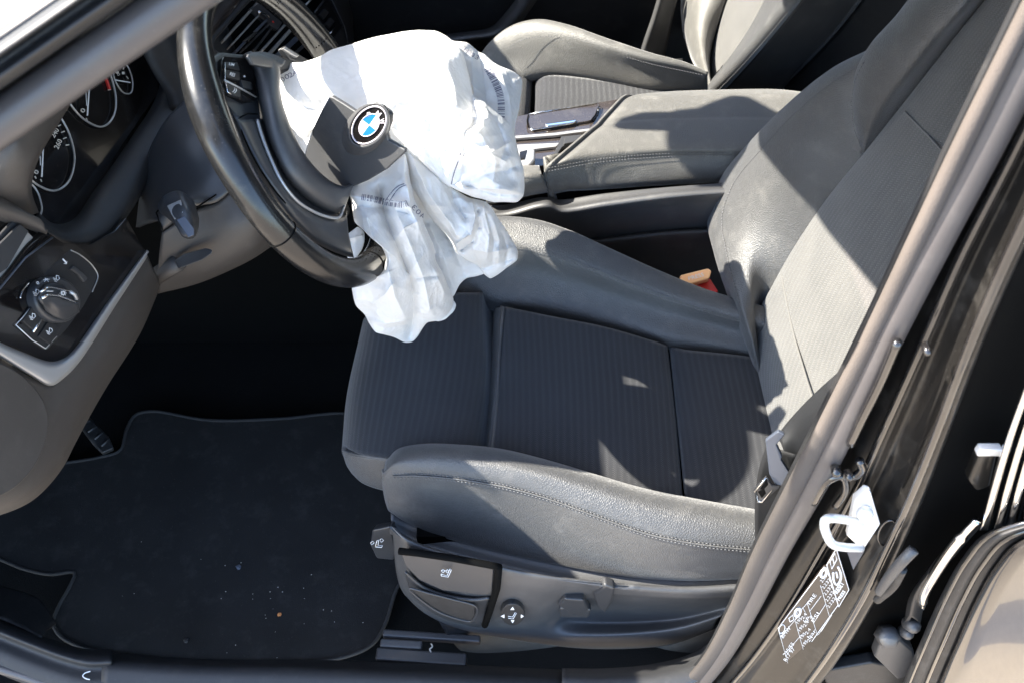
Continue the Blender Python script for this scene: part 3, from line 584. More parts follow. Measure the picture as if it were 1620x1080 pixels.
rec_ = R('y', [-.346, -.352, -.3575, -.362, -.363, -.3615, -.357, -.351], (648, 930), (680, 938), (715, 947), (752, 958), (750, 978), (743, 982), (700, 970), (668, 950))
tube('recess_rim', cr(rec_, 60, True), .0016, mt['plastic_smooth'], side_panel, n=6, closed=True)
slab('finger_recess', R('y', [-.345, -.351, -.3565, -.361, -.362, -.3605, -.356, -.350], (648, 930), (680, 938), (715, 947), (752, 958), (750, 978), (743, 982), (700, 970), (668, 950)), NY, .003, mt['plastic_dark'], side_panel, bevel=.001)  # raised plate, darker to paint in the shade of the recess
def sym(name, lines, y, parent, mat='white', r=.00055):
    mb = MB()
    for l in lines: mb.tube(np.array([pt('y', a, b, y) for a, b in l]), r, 4)
    return mb.build(name, mt[mat], parent)
sym('seat_symbol', [[(698, 907), (707, 910), (712, 899), (714, 901), (709, 912), (698, 910), (698, 907)], [(698, 902), (701, 900), (704, 902), (701, 905), (698, 902)], [(705, 902), (708, 900), (710, 903), (707, 905), (705, 902)]], -.3545, side_panel)
# round lumbar knob
kb = slab('lumbar_knob', np.array([pt('y', x, y, -.362) for x, y in ell(811, 972, 19, 17, 0, 36)]), NY, .014, mt['plastic_dark'], side_panel, bevel=.002, seg=3)
mb = MB()
for tri in (((807, 964), (814, 964), (811, 959)), ((808, 980), (814, 980), (811, 985)), ((798, 971), (798, 977), (792, 974)), ((824, 971), (824, 977), (829, 974))):
    mb.add([pt('y', a, b, -.3632) for a, b in tri], [(0, 1, 2)])
mb.build('arrow_marks', mt['white'], side_panel, smooth=False)
sym('seat_symbol', [[(804, 977), (812, 978), (817, 969)], [(804, 974), (811, 975), (815, 968)]], -.3632, side_panel)
# switches
slab('seat_switch', R('y', [-.352, -.356, -.356, -.352, -.35], (882, 958), (893, 947), (924, 949), (934, 968), (918, 978)), NY, .016, mt['plastic_smooth'], side_panel, bevel=.004, seg=3)
slab('seat_switch', R('y', [-.346, -.35, -.354, -.352, -.348], (884, 962), (920, 958), (936, 966), (932, 977), (886, 977)), NY, .016, mt['plastic_smooth'], side_panel, bevel=.004, seg=3)
slab('seat_switch', R('y', [-.350, -.356, -.358, -.354, -.350, -.348], (938, 940), (956, 925), (974, 931), (968, 955), (958, 972), (944, 958)), NY, .018, mt['plastic_smooth'], side_panel, bevel=.005, seg=3)
# front tab with its symbol
slab('release_tab', R('y', [-.262, -.264, -.268, -.27, -.268, -.264], (588, 838), (618, 832), (628, 872), (623, 886), (595, 883), (585, 862)), np.array((-.2, -.75, .6)), .022, mt['plastic_smooth'], seat, bevel=.004, seg=3)
sym('seat_symbol', [[(586, 858), (590, 855), (592, 858), (588, 861), (586, 858)], [(594, 864), (596, 855), (599, 853), (598, 862), (605, 862), (604, 865), (594, 864)], [(601, 853), (604, 851), (607, 854), (603, 857), (601, 853)]], -.274, seat)
# underside body and rails
MB().box((.10, -.10, .20), (.24, 0, 0), (0, .17, 0), (0, 0, .07)).build('seat_base', mt['void'], seat, smooth=False)
def bar(name, a, b, w, h, z, mat, parent, bev=.003):
    A, B = pt('z', *a, z), pt('z', *b, z); d = (B - A) / 2; n = np.array((-d[1], d[0], 0)); n = n / np.linalg.norm(n) * w
    o = MB().box((A + B) / 2, d, n, (0, 0, h)).build(name, mt[mat], parent, smooth=False); solid(o, 0, bev, 2); return o
bar('seat_rail', (606, 1002), (760, 1012), .006, .008, .040, 'plastic_smooth', seat)
bar('seat_rail', (596, 1036), (738, 1046), .010, .012, .035, 'plastic_smooth', seat)
bar('rail_cover', (602, 1017), (668, 1021), .007, .006, .040, 'plastic', seat)
tube('cable_clip', R('z', [.05, .05, .05, .05], (682, 1017), (684, 1022), (680, 1026), (682, 1031)), .0012, mt['grit'], seat, n=6, smooth_n=14)
# ================================================================ dashboard
dash = thing('dashboard', (-.6, .3, .6), 'dark dashboard with round dials, silver air vents and a gloss black light switch panel', 'dashboard')
th = rad(20); ND = np.array((math.cos(th), 0, math.sin(th)))
PL['k'] = Plane((-.575, 0, .765), ND)          # dial face
PL['f'] = Plane((-.525, -.2, .745), (math.cos(rad(12)), -.12, math.sin(rad(12))))    # fascia with the light switch
PL['v'] = Plane((-.56, .25, .72), ND)        # centre vents
def K(pts, h=0.0): return np.array([PL['k'].at(x, y, h) for x, y in pts])
def FP(pts, h=0.0): return np.array([PL['f'].at(x, y, h) for x, y in pts])
def VP(pts, h=0.0): return np.array([PL['v'].at(x, y, h) for x, y in pts])
# ---- instrument binnacle
clu = slab('instrument_panel', K([(20, 300), (30, 200), (90, 60), (200, 40), (262, 70), (248, 150), (196, 225), (112, 352), (70, 362), (40, 340)]), ND, .01, mt['gloss'], dash, bevel=0)
def ring(pts, r, closed=True, mat='silver', h=.004, nm='dial_ring'): return tube(nm, cr(K(pts, h), 90, closed), r, mt[mat], clu, n=8, closed=closed)
sp = [(91, 179), (104, 200), (112, 219), (118, 250), (111, 283), (99, 297), (84, 302), (67, 297), (48, 283), (35, 250), (32, 215), (42, 185), (60, 165), (77, 164)]
ta = [(171, 110), (182, 146), (183, 172), (175, 192), (160, 201), (142, 195), (124, 181), (104, 153), (95, 125), (98, 98), (115, 80), (140, 82), (158, 92)]
fu = [(193, 97), (201, 104), (207, 117), (210, 132), (208, 146), (202, 149), (194, 146), (187, 137), (181, 125), (179, 112), (181, 101), (186, 97)]
ring(sp, .0014); ring(ta, .0014); ring(fu, .0010)
ring([(48, 291), (58, 302), (64, 318), (66, 332), (60, 345), (45, 345), (38, 320), (40, 300)], .0013)
def kline(mb, a, b, r=.0008, h=.003): mb.tube(K([a, b], h), r, 4)
mb = MB()
def needle(*l):
    global mb
    mb = MB()
    for q_ in l: kline(mb, *q_)
    mb.build('needle', mt['white'], clu, smooth=False)
needle(((66, 280), (69, 216), .0011, .009), ((64, 262), (63, 238), .0006, .008)); needle(((138, 183), (142, 128), .0011, .009), ((137, 168), (136, 146), .0006, .008)); needle(((182, 127), (206, 131), .0008, .006))
# kline(mb, (64, 262), (63, 238), .0006, .008)
mb = MB()
for a, b in (((86, 192), (90, 189)), ((92, 200), (96, 198)), ((97, 210), (102, 208)), ((100, 220), (105, 218)), ((104, 230), (109, 229.5)), ((64, 284), (66, 288)), ((55, 279), (57, 283)), ((48, 273), (49, 277)), ((108, 152), (113, 157)), ((136, 187), (138, 191)), ((162, 120), (166, 119)), ((171, 143), (175, 142)), ((183, 110), (186, 112)), ((195, 110), (196, 107)), ((200, 121), (203, 125))): kline(mb, a, b)
kl = lambda x, y: PL['k'].at(x, y, .003)
mb.build('dial_marks', mt['grit'], clu, smooth=False)['kind'] = 'stuff'
def kt(t, p0, p1, h, bold=.02): MB().add(*text_geo(t, p0, p1, h, kl, bold)).build('dial_number', mt['grit'], clu, smooth=False)
kt('260', (92, 237), (99, 223), 8); kt('240', (86, 219), (94, 206), 8); kt('220', (78, 205), (85, 193), 8); kt('0', (59, 277), (62, 271), 7, .03); kt('20', (49, 268), (54, 258), 6)
kt('5', (157, 126), (160, 118), 6, .02); kt('0', (132, 180), (136, 174), 7, .03); kt('C', (188, 121), (190, 117), 4); kt('F', (184, 116), (186, 112), 5)
for c in ((186, 115), (195, 116)): MB().add(K([(c[0] - 2, c[1] + 2), (c[0] + 2, c[1] + 2), (c[0] + 2, c[1] - 2), (c[0] - 2, c[1] - 2)], .003), [(0, 1, 2, 3)]).build('dial_icon', mt['grit'], clu, smooth=False)

mb = MB(); mb.tube(K([(162, 112), (165, 119), (170, 132), (173, 142)], .003), .0022, 4); mb.build('red_zone', mt['red'], clu, smooth=False)
# hood side (brown), frame and lower brow
def X(pts): return np.array([pt('x', x, y, v) for x, y, v in pts])
loft('binnacle_hood', [X([(20, 60, -.54), (-40, 200, -.56), (-60, 320, -.58), (-50, 420, -.60)]), X([(80, 110, -.505), (16, 225, -.51), (0, 300, -.535), (8, 356, -.57)]), X([(108, 150, -.50), (52, 246, -.50), (40, 292, -.515), (46, 342, -.55)]), X([(113, 156, -.502), (58, 250, -.503), (46, 292, -.52), (60, 337, -.556)]), K([(113, 160), (60, 250), (47, 292), (60, 334)], .0)], mt['dash'], dash, nu=50, nv=40, t=.006)
loft('binnacle_frame', [K([(62, 335), (80, 352), (112, 350), (150, 300), (205, 222), (248, 150), (262, 80)], .0), K([(64, 344), (85, 360), (118, 356), (158, 306), (214, 228), (262, 156), (278, 80)], .022), K([(66, 352), (92, 368), (132, 370), (166, 352), (232, 252), (290, 170), (300, 90)], .040), K([(68, 362), (98, 378), (138, 383), (176, 362), (240, 268), (296, 180), (310, 95)], .042), K([(70, 368), (100, 384), (142, 388), (180, 368), (245, 276), (300, 188), (316, 100)], .02)], mt['plastic_dark'], dash, nu=70, nv=40, t=.005)
loft('binnacle_frame', [K([(46, 338), (20, 322), (-20, 300)], .07), K([(66, 348), (30, 335), (-20, 318)], .075), K([(72, 366), (36, 350), (-20, 330)], .07), K([(74, 374), (36, 360), (-20, 345)], .05)], mt['dash'], dash, nu=30, nv=20, t=.005)
# top of the dash behind the wheel, far binnacle wall
loft('dash_top', [K([(215, 60), (240, 110), (262, 150), (268, 175)], .03), K([(240, 40), (268, 90), (285, 130), (292, 165)], .05), K([(270, 20), (300, 60), (320, 110), (330, 150)], .03), K([(330, -20), (350, 20), (370, 70), (380, 130)], .0)], mt['plastic_dark'], dash, nu=24, nv=24, t=.005)
dt = [[np.array((x, y, z + dz * f)) for y, dz in ((-.42, -.10), (-.15, -.09), (0, -.02), (.25, -.05), (.45, -.02), (.7, .04), (1.2, .02))] for x, z, f in ((-1.30, .84, 0), (-1.0, .90, .4), (-.78, .905, .8), (-.62, .90, 1), (-.57, .87, 1))]
shade_hood = [[np.array((x, y, z)) for y in (-.15, -.10, .06, .17, .22)] for x, z in ((-.72, .87), (-.64, .94), (-.56, .975), (-.50, .975))]  # added hood roof out of view, raised to keep sun off the cushion
for r_ in shade_hood: r_[4][2] -= .05
for k_ in (0, 1): shade_hood[3][k_][0] = -.515
loft('binnacle_hood', shade_hood, mt['plastic_dark'], dash, nu=24, nv=20, t=.008)
loft('dash_top', dt, mt['plastic_dark'], dash, nu=30, nv=30, t=.01)
# ---- fascia: gloss panel, silver strip, lower body, lid
fas = slab('switch_panel', FP([(-60, 520), (-40, 430), (58, 376), (72, 366), (100, 384), (142, 388), (182, 366), (200, 345), (230, 398), (108, 566), (88, 572), (74, 570), (0, 541)]), PL['f'].n, .006, mt['gloss'], dash, bevel=.001)
loft('silver_strip', [FP([(-60, 505), (0, 541), (40, 558), (76, 571), (92, 570), (110, 560), (170, 478), (232, 395)], .0), FP([(-60, 512), (0, 548), (42, 567), (78, 580), (96, 578), (116, 563), (176, 478), (233, 398)], .007), FP([(-60, 524), (0, 560), (46, 588), (80, 604), (97, 594), (122, 570), (180, 482), (233, 404)], .006), FP([(-60, 530), (0, 566), (48, 594), (80, 610), (102, 597), (126, 572), (183, 484), (233, 407)], -.004)], mt['silver'], dash, nu=90, nv=20, t=.003)
loft('lower_fascia', [FP([(230, 395), (180, 480), (122, 570), (96, 596), (80, 608), (50, 596), (0, 566), (-60, 530)], -.004), FP([(240, 420), (196, 505), (140, 590), (112, 622), (94, 650), (76, 690), (40, 740), (-60, 790)], -.002), FP([(250, 440), (212, 520), (158, 602), (130, 648), (112, 685), (92, 725), (48, 772), (-60, 812)], -.012), FP([(252, 456), (222, 525), (168, 610), (138, 662), (118, 700), (98, 738), (52, 786), (-60, 826)], -.05), FP([(250, 462), (218, 532), (166, 616), (136, 668), (116, 706), (96, 744), (50, 792), (-60, 834)], -.12)], mt['dash'], dash, nu=90, nv=40, t=.006)
slab('fuse_lid', FP([(-70, 560), (0, 572), (30, 588), (56, 612), (74, 642), (78, 680), (62, 728), (34, 764), (0, 786), (-70, 800)], .012), PL['f'].n, .02, mt['dash'], dash, bevel=.003, rnd=60)
# light switch
fp = lambda h: (lambda x, y: PL['f'].at(x, y, h))
swf = slab('switch_frame', FP([(36, 512), (62, 468), (52, 452), (56, 446), (112, 395), (124, 402), (146, 420), (155, 435), (150, 452), (132, 485), (106, 520), (76, 552), (70, 552), (50, 538), (26, 516)], .001), PL['f'].n, .006, mt['plastic_dark'], dash, bevel=.0008)
tube('frame_line', cr(FP([(112, 396), (126, 403), (145, 419), (154, 433), (155, 438), (146, 462)], .002), 40), .0007, mt['silver'], dash, n=5)
tube('frame_line', FP([(62, 470), (36, 502), (25, 514), (50, 537), (72, 551), (90, 532)], .002), .0005, mt['steel'], dash, n=5)
knob = slab('light_knob', np.array([PL['f'].at(x, y, .012) for x, y in ell(93, 474, 39, 34, -48, 48)]), PL['f'].n, .016, mt['plastic_smooth'], dash, bevel=.004, seg=3)
loft('knob_dome', [FP([(64, 462), (70, 452), (82, 448), (100, 452)], .018), FP([(62, 468), (72, 464), (84, 462), (122, 476)], .026), FP([(66, 478), (78, 476), (92, 484), (122, 480)], .027), FP([(72, 492), (84, 500), (104, 506), (126, 494)], .016)], mt['plastic_smooth'], knob, nu=20, nv=20, t=.004)
tube('knob_edge', FP([(64, 462), (76, 455), (82, 455), (110, 461), (120, 464)], .029), .0011, mt['chrome'], knob, n=6)
tube('knob_edge', FP([(66, 472), (76, 467), (90, 468), (118, 479), (122, 478)], .029), .0016, mt['chrome'], knob, n=6)
tube('knob_edge', FP([(111, 462), (118, 466), (121, 474)], .029), .0022, mt['silver'], knob, n=6)
mb = MB()
def fl(pts, h=.004, r=.0004): mb.tube(FP(pts, h), r, 4)
def symbol():
    global mb
    mb.build('switch_symbol', mt['white'], dash, smooth=False); mb = MB()
fl([(74, 461), (84, 461)], .0295); symbol()
mb.tube([PL['f'].at(x, y, .0295) for x, y in ell(100, 464, 2.5, 2.2, 0, 12)], .0005, 4, True)
for k in range(8):
    a = k * math.pi / 4; fl([(100 + 3.6 * math.cos(a), 464 + 3.2 * math.sin(a)), (100 + 5 * math.cos(a), 464 + 4.4 * math.sin(a))], .0295, .0004)
symbol()
def lamp(cx, cy, h):
    fl([(cx - 1, cy - 5), (cx + 3, cy - 4), (cx + 4, cy), (cx + 1, cy + 3), (cx - 1, cy + 1), (cx - 1, cy - 5)], h, .0004)
    for k in range(3): fl([(cx - 6 + k, cy - 1 + 2.5 * k), (cx - 2 + k, cy + 1 + 2 * k)], h, .0004)
    symbol()
lamp(90, 441, .0125); lamp(58, 463, .0125); lamp(52, 501, .0045); lamp(79, 524, .0035)
mb.add(*text_geo('0', (60, 451), (63, 448), 5, fp(.0125), .02)); symbol()
fl([(70, 446), (75, 441)], .0125); fl([(71, 440), (77, 446)], .0125); fl([(69, 443), (78, 442)], .0125); symbol()
fl([(99, 410), (103, 414), (105, 417)], .003, .001); fl([(101, 417), (105, 418), (106, 414)], .003); symbol()
slab('fog_lamp_button', FP([(36, 508), (53, 482), (70, 496), (54, 524)], .004), PL['f'].n, .006, mt['plastic_dark'], dash, bevel=.001)
slab('fog_lamp_button', FP([(61, 532), (78, 506), (98, 518), (80, 545)], .003), PL['f'].n, .006, mt['plastic_dark'], dash, bevel=.001)
tube('button_edge', FP([(52, 525), (70, 500)], .004), .0016, mt['chrome'], dash, n=6)
slab('dimmer_wheel', FP([(112, 426), (118, 421), (132, 432), (139, 440), (134, 447), (124, 434)], .004), PL['f'].n, .006, mt['plastic_smooth'], dash, bevel=.001)
tube('start_button_glint', cr(FP([(32, 472), (36, 460), (46, 448)], .002), 16), .001, mt['chrome'], dash, n=6)
# left air vent slats
for k, (o_, m_) in enumerate(((0, 'plastic_smooth'), (14, 'silver'), (-14, 'plastic_smooth'), (28, 'plastic_dark'))):
    slab('vent_slat', FP([(-60, 425 + o_), (-8, 395 + o_), (32 + o_ * .6, 355 + o_ * .6), (46 + o_ * .5, 366 + o_ * .7), (12 + o_ * .4, 425 + o_), (-60, 475 + o_)], .008 - k * .003), PL['f'].n, .004, mt[m_], dash, bevel=.001)
loft('vent_surround', [FP([(-60, 505), (0, 460), (50, 398), (80, 372)], .003), FP([(-60, 490), (0, 446), (46, 390), (74, 368)], .009), FP([(-60, 478), (0, 436), (40, 384), (62, 366)], .003)], mt['gloss'], dash, nu=24, nv=14, t=.003)
tube('vent_edge_strip', FP([(-60, 502), (0, 456), (40, 408), (83, 376)], .0075), .0012, mt['bluegrey'], dash, n=6)
# dark under-dash
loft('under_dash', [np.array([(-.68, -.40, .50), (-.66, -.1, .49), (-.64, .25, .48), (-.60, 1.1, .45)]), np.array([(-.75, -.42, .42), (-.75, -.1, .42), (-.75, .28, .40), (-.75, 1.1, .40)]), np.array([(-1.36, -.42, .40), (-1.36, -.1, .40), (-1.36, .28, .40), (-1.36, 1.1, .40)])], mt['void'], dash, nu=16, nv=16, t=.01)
# ---- centre vents
vent = slab('vent_back', VP([(300, 120), (420, -60), (560, -60), (560, 110), (480, 150), (340, 170)], -.03), ND, .02, mt['void'], dash, bevel=0)
loft('wood_trim', [VP([(325, 95), (335, 70), (380, 10), (400, -30)], .02), VP([(328, 62), (345, 32), (372, -6), (380, -40)], .03), VP([(330, 40), (338, 15), (355, -10), (360, -40)], .015)], mt['wood'], dash, nu=24, nv=14, t=.004)
tube('vent_frame', cr(VP([(345, 90), (334, 80), (333, 66), (350, 44), (400, -10), (430, -40)], .02), 50), .006, mt['plastic_smooth'], dash, n=8)
for k, (a, b, m_, r_) in enumerate((((350, 68), (412, 0), 'silver', .002), ((362, 76), (406, 28), 'silver', .0012), ((371, 84), (418, 36), 'bluegrey', .0022), ((398, 84), (428, 45), 'plastic_smooth', .0024), ((411, 84), (452, 38), 'silver', .002), ((422, 90), (462, 45), 'silver', .003), ((440, 88), (476, 55), 'bluegrey', .005), ((455, 96), (492, 62), 'plastic_smooth', .003), ((384, 80), (424, 40), 'plastic_smooth', .0016))):
    A, B = VP([a, b], .012 + .002 * (k % 3)); d = (B - A) / 2; s_ = np.cross(d, ND); s_ = s_ / np.linalg.norm(s_)
    o = MB().box((A + B) / 2, d, s_ * r_, ND * .008 - s_ * .003).build('vent_slat', mt[m_], dash, smooth=False); solid(o, 0, .0008, 1)
slab('vent_tab', VP([(390, 64), (404, 50), (408, 52), (395, 66)], .03), ND, .01, mt['chrome'], dash, bevel=.001)
slab('vent_control', VP([(398, 14), (410, 5), (447, 36), (440, 48), (432, 44)], .022), ND, .01, mt['plastic_smooth'], dash, bevel=.002)
tube('vent_thumbwheel', cr(VP([(409, 20), (418, 22), (426, 30)], .026), 12), .003, mt['chrome'], dash, n=8)
MB().tube(VP([(431, 34), (433, 36)], .027), .0014, 5).build('red_mark', mt['red'], dash)
slab('button_panel', VP([(490, 30), (520, -10), (545, 40), (520, 70)], .018), ND, .012, mt['gloss'], dash, bevel=.002)
for c in ((513, 22), (522, 36)): slab('dash_button', VP([(c[0] - 7, c[1] + 2), (c[0] + 1, c[1] - 8), (c[0] + 8, c[1] - 2), (c[0], c[1] + 9)], .022), ND, .006, mt['plastic_dark'], dash, bevel=.001)
tube('button_edge', VP([(522, 54), (531, 41)], .022), .0014, mt['chrome'], dash, n=5)
tube('dash_seam', VP([(520, -10), (545, 42), (556, 90)], .02), .0012, mt['plastic_smooth'], dash, n=5)
for a, b in (((484, 8), (496, -4)), ((498, 20), (512, 2))): tube('vent_bright', VP([a, b], .02), .002, mt['silver' if a[0] < 490 else 'plastic_smooth'], dash, n=5)
loft('dash_side', [VP([(556, -60), (560, 60), (566, 130)], -.02), VP([(530, -60), (545, 45), (560, 110)], .012), VP([(500, 60), (515, 90), (530, 130)], .012)], mt['plastic_dark'], dash, nu=16, nv=14, t=.006)

# ---- steering column, stalk, lever
colm = thing('steering_column', (-.4, -.03, .72), 'grey plastic steering column shroud behind the steering wheel', 'column')
def Dp(rows): return [np.array([pt('d', *p) for p in r]) for r in rows]
loft('upper_shroud', Dp([[(300, 150, 1.42), (262, 190, 1.40), (235, 240, 1.40), (222, 300, 1.40), (215, 360, 1.42)], [(330, 200, 1.36), (290, 240, 1.35), (262, 285, 1.35), (246, 320, 1.35), (232, 352, 1.36)],
    [(360, 250, 1.33), (330, 285, 1.32), (300, 310, 1.32), (272, 330, 1.32), (250, 350, 1.33)], [(400, 270, 1.33), (368, 298, 1.32), (342, 320, 1.32), (312, 328, 1.325), (256, 366, 1.335)]]), mt['plastic_smooth'], colm, nu=30, nv=30, t=.005)
loft('lower_shroud', Dp([[(402, 272, 1.335), (368, 300, 1.325), (342, 322, 1.325), (314, 331, 1.33), (256, 369, 1.34)], [(420, 320, 1.34), (400, 345, 1.335), (370, 360, 1.335), (330, 375, 1.345), (252, 400, 1.36)],
    [(430, 360, 1.37), (405, 385, 1.365), (370, 405, 1.37), (325, 425, 1.39), (250, 440, 1.41)], [(430, 390, 1.42), (400, 410, 1.42), (360, 430, 1.43), (310, 450, 1.45), (250, 465, 1.47)]]), mt['dash'], colm, nu=30, nv=30, t=.005)
tube('shroud_seam', np.array([pt('d', *p) for p in ((250, 368, 1.33), (257, 364, 1.33), (247, 337, 1.33), (252, 331, 1.33))]), .0011, mt['void'], colm, n=5)
tube('shroud_seam', np.array([pt('d', *p) for p in ((303, 322, 1.318), (312, 328, 1.318), (342, 308, 1.318))]), .0011, mt['void'], colm, n=5)
st = loft('indicator_stalk', Dp([[(250, 322, 1.30), (262, 308, 1.285), (284, 302, 1.28), (305, 315, 1.29)], [(252, 335, 1.285), (266, 322, 1.265), (290, 314, 1.262), (312, 335, 1.275)], [(270, 350, 1.27), (276, 343, 1.245), (298, 336, 1.245), (315, 350, 1.26)], [(290, 372, 1.27), (288, 372, 1.24), (306, 372, 1.24), (313, 366, 1.26)], [(298, 379, 1.28), (297, 378, 1.26), (303, 378, 1.26), (308, 374, 1.28)]]), mt['plastic_smooth'], colm, nu=24, nv=30, t=.004)
slab('stalk_face', np.array([pt('d', *p) for p in ((264, 326, 1.258), (286, 316, 1.256), (290, 336, 1.243), (276, 348, 1.243))]), ray(276, 335) * -1, .004, mt['silver'], colm, bevel=.001)
slab('stalk_button', np.array([pt('d', *p) for p in ((279, 348, 1.238), (292, 342, 1.238), (307, 362, 1.233), (307, 372, 1.233), (298, 376, 1.233))]), ray(290, 355) * -1, .005, mt['bluegrey'], colm, bevel=.001)
slab('adjust_lever', np.array([pt('d', *p) for p in ((276, 412, 1.36), (290, 402, 1.35), (325, 393, 1.33), (336, 395, 1.33), (336, 402, 1.33), (320, 412, 1.335), (282, 426, 1.35))]), ray(300, 405) * -1, .012, mt['plastic_smooth'], colm, bevel=.003, seg=3)
tube('lever_stem', np.array([pt('d', *p) for p in ((282, 416, 1.37), (262, 428, 1.40), (246, 438, 1.42))]), .012, mt['dash'], colm, n=10)
# brake pedal in the footwell
pedal = slab('pedal', R('z', .12, (122, 668), (138, 655), (172, 690), (180, 708), (162, 716), (146, 700)), (.3, -.3, 1), .02, mt['rubber'], bevel=.003)
tag(pedal, 'dark ribbed foot pedal in the shadow under the dashboard', 'pedal')
for k in range(4):
    a = R('z', .1215, (128 + k * 11, 672 + k * 11), (142 + k * 10, 664 + k * 10)); tube('pedal_rib', a, .002, mt['plastic_smooth'], pedal, n=5)
# ================================================================ steering wheel
wheel = thing('steering_wheel', (-.2533, .0124, .8033), 'black leather steering wheel with burst airbag cover and roundel badge', 'steering wheel')
W0 = np.array((-.2533, .0124, .8033)); ti, yw = .4777, .0607
WN = np.array((math.cos(ti) * math.cos(yw), math.cos(ti) * math.sin(yw), math.sin(ti)))
WA = np.cross(WN, (0, 0, 1)); WA /= np.linalg.norm(WA); WB = np.cross(WN, WA)
PL['w'] = Plane(W0, WN)
def Wp(pts, h=0.0):
    hs = h if hasattr(h, '__len__') else [h] * len(pts)
    return np.array([PL['w'].at(x, y, v) for (x, y), v in zip(pts, hs)])
def wang(px, py):
    d = PL['w'].at(px, py) - W0; return math.atan2(np.dot(d, WB), np.dot(d, WA))
def rimP(a0, a1, n, R_=.185, h=0.0):
    a = np.linspace(a0, a1, n)[:, None]; return W0 + R_ * (np.cos(a) * WA + np.sin(a) * WB) + WN * h
aa = np.linspace(0, 2 * np.pi, 161)[:-1]
s1, s2 = wang(445, 375), wang(588, 425)      # leather joints seen at the lower left and lower right
def angd(a, b): return np.abs((a - b + np.pi) % (2 * np.pi) - np.pi)
bulge = .0178 + .0028 * np.exp(-(angd(aa, wang(330, 180)) / .35) ** 2) + .0012 * np.exp(-(angd(aa, wang(500, 70)) / .3) ** 2)
V, Fs = tube_geo(W0 + .185 * (np.cos(aa)[:, None] * WA + np.sin(aa)[:, None] * WB), bulge, 24, True, ref=WN)
rim = MB().add(V, Fs).build('rim', mt['rim'], wheel)
for s_ in (s1, s2):
    c = W0 + .185 * (math.cos(s_) * WA + math.sin(s_) * WB); rd = (c - W0) / .185
    t = np.linspace(0, 2 * np.pi, 40, endpoint=False)[:, None]
    tube('rim_joint', c + .0180 * (np.cos(t) * rd + np.sin(t) * WN), .0009, mt['void'], rim, n=5, closed=True)
# perforated leather strip on the far upper rim: little dimples
mb = MB(); ang = np.linspace(wang(428, -10), wang(498, 82), 46)
for i, a in enumerate(ang):
    rd = math.cos(a) * WA + math.sin(a) * WB; c = W0 + .185 * rd
    for k in range(5):
        f = rad(118 + k * 13 + (i % 2) * 6); n_ = -math.cos(f) * -rd * 1 + math.sin(f) * WN
        p = c + n_ * .0192; e1_ = np.cross(n_, (0, 0, 1.)); e1_ /= np.linalg.norm(e1_); e2_ = np.cross(n_, e1_)
        q = np.linspace(0, 2 * np.pi, 6, endpoint=False)[:, None]; mb.add(p + .0011 * (np.cos(q) * e1_ + np.sin(q) * e2_), [tuple(range(6))])
mb.build('perforations', mt['void'], rim, smooth=False)['kind'] = 'stuff'
# spokes
sp_l = slab('spoke', Wp([(336, 90), (348, 82), (392, 86), (406, 108), (414, 190), (430, 260), (405, 230), (372, 180), (345, 150)], .006), WN, .02, mt['plastic'], wheel, bevel=.003)
bp = slab('button_plate', Wp([(350, 94), (356, 89), (392, 92), (402, 112), (408, 156), (404, 160), (388, 162), (360, 148), (350, 138)], .0115), WN, .006, mt['gloss'], wheel, bevel=.0015)
for o_, pts in (('wheel_button', [(356, 98), (376, 99), (380, 112), (357, 107)]), ('wheel_button', [(357, 110), (379, 114), (380, 128), (358, 122)]), ('wheel_button', [(358, 130), (381, 138), (381, 155), (364, 150)]), ('wheel_button', [(381, 126), (398, 130), (400, 142), (385, 140)])):
    slab(o_, Wp(pts, .0145), WN, .004, mt['plastic_dark'], bp, bevel=.0008)
tube('plate_trim', Wp([(355, 127), (380, 140), (405, 154)], .0145), .0011, mt['silver'], bp, n=6)
tube('plate_trim', Wp([(356, 100), (356, 125), (360, 146), (372, 153)], .0145), .0006, mt['chrome'], bp, n=6)
wf = lambda x, y: PL['w'].at(x, y, .0150)
for t_, a, b, h in (('LIM', (362, 103), (370, 105), 4), ('RES', (363, 119), (371, 122), 5), ('))', (368, 144), (373, 147), 6), ('+', (384, 123), (388, 124), 5)): MB().add(*text_geo(t_, a, b, h, wf, .02)).build('button_print', mt['white'], bp, smooth=False)
loft('lower_spoke', [Wp([(346, 160), (362, 196), (395, 260), (440, 328), (490, 378), (545, 405), (560, 408)], [-.004] * 7), Wp([(362, 178), (378, 215), (408, 272), (448, 330), (492, 372), (545, 398), (558, 400)], [.006] * 7), Wp([(375, 188), (394, 225), (420, 275), (458, 322), (498, 355), (540, 372), (552, 372)], [.014] * 7), Wp([(408, 188), (420, 222), (440, 268), (470, 310), (505, 336), (540, 346), (549, 340)], [.012] * 7), Wp([(420, 188), (430, 222), (450, 265), (480, 300), (515, 320), (540, 330), (549, 322)], [-.01] * 7)], mt['plastic_smooth'], wheel, nu=60, nv=40, t=.006)
tube('spoke_gap', cr(Wp([(376, 188), (385, 214), (404, 255), (432, 298), (452, 322)], .0125), 40), .0009, mt['void'], wheel, n=5)
tube('spoke_gap', Wp([(376, 188), (392, 180), (407, 181)], .0125), .0009, mt['void'], wheel, n=5)
tube('silver_trim', cr(Wp([(407, 190), (414, 214), (426, 246), (446, 288), (470, 318), (498, 336), (522, 344), (536, 344), (543, 330), (549, 310)], .0165), 80), .0019, mt['silver'], wheel, n=8)
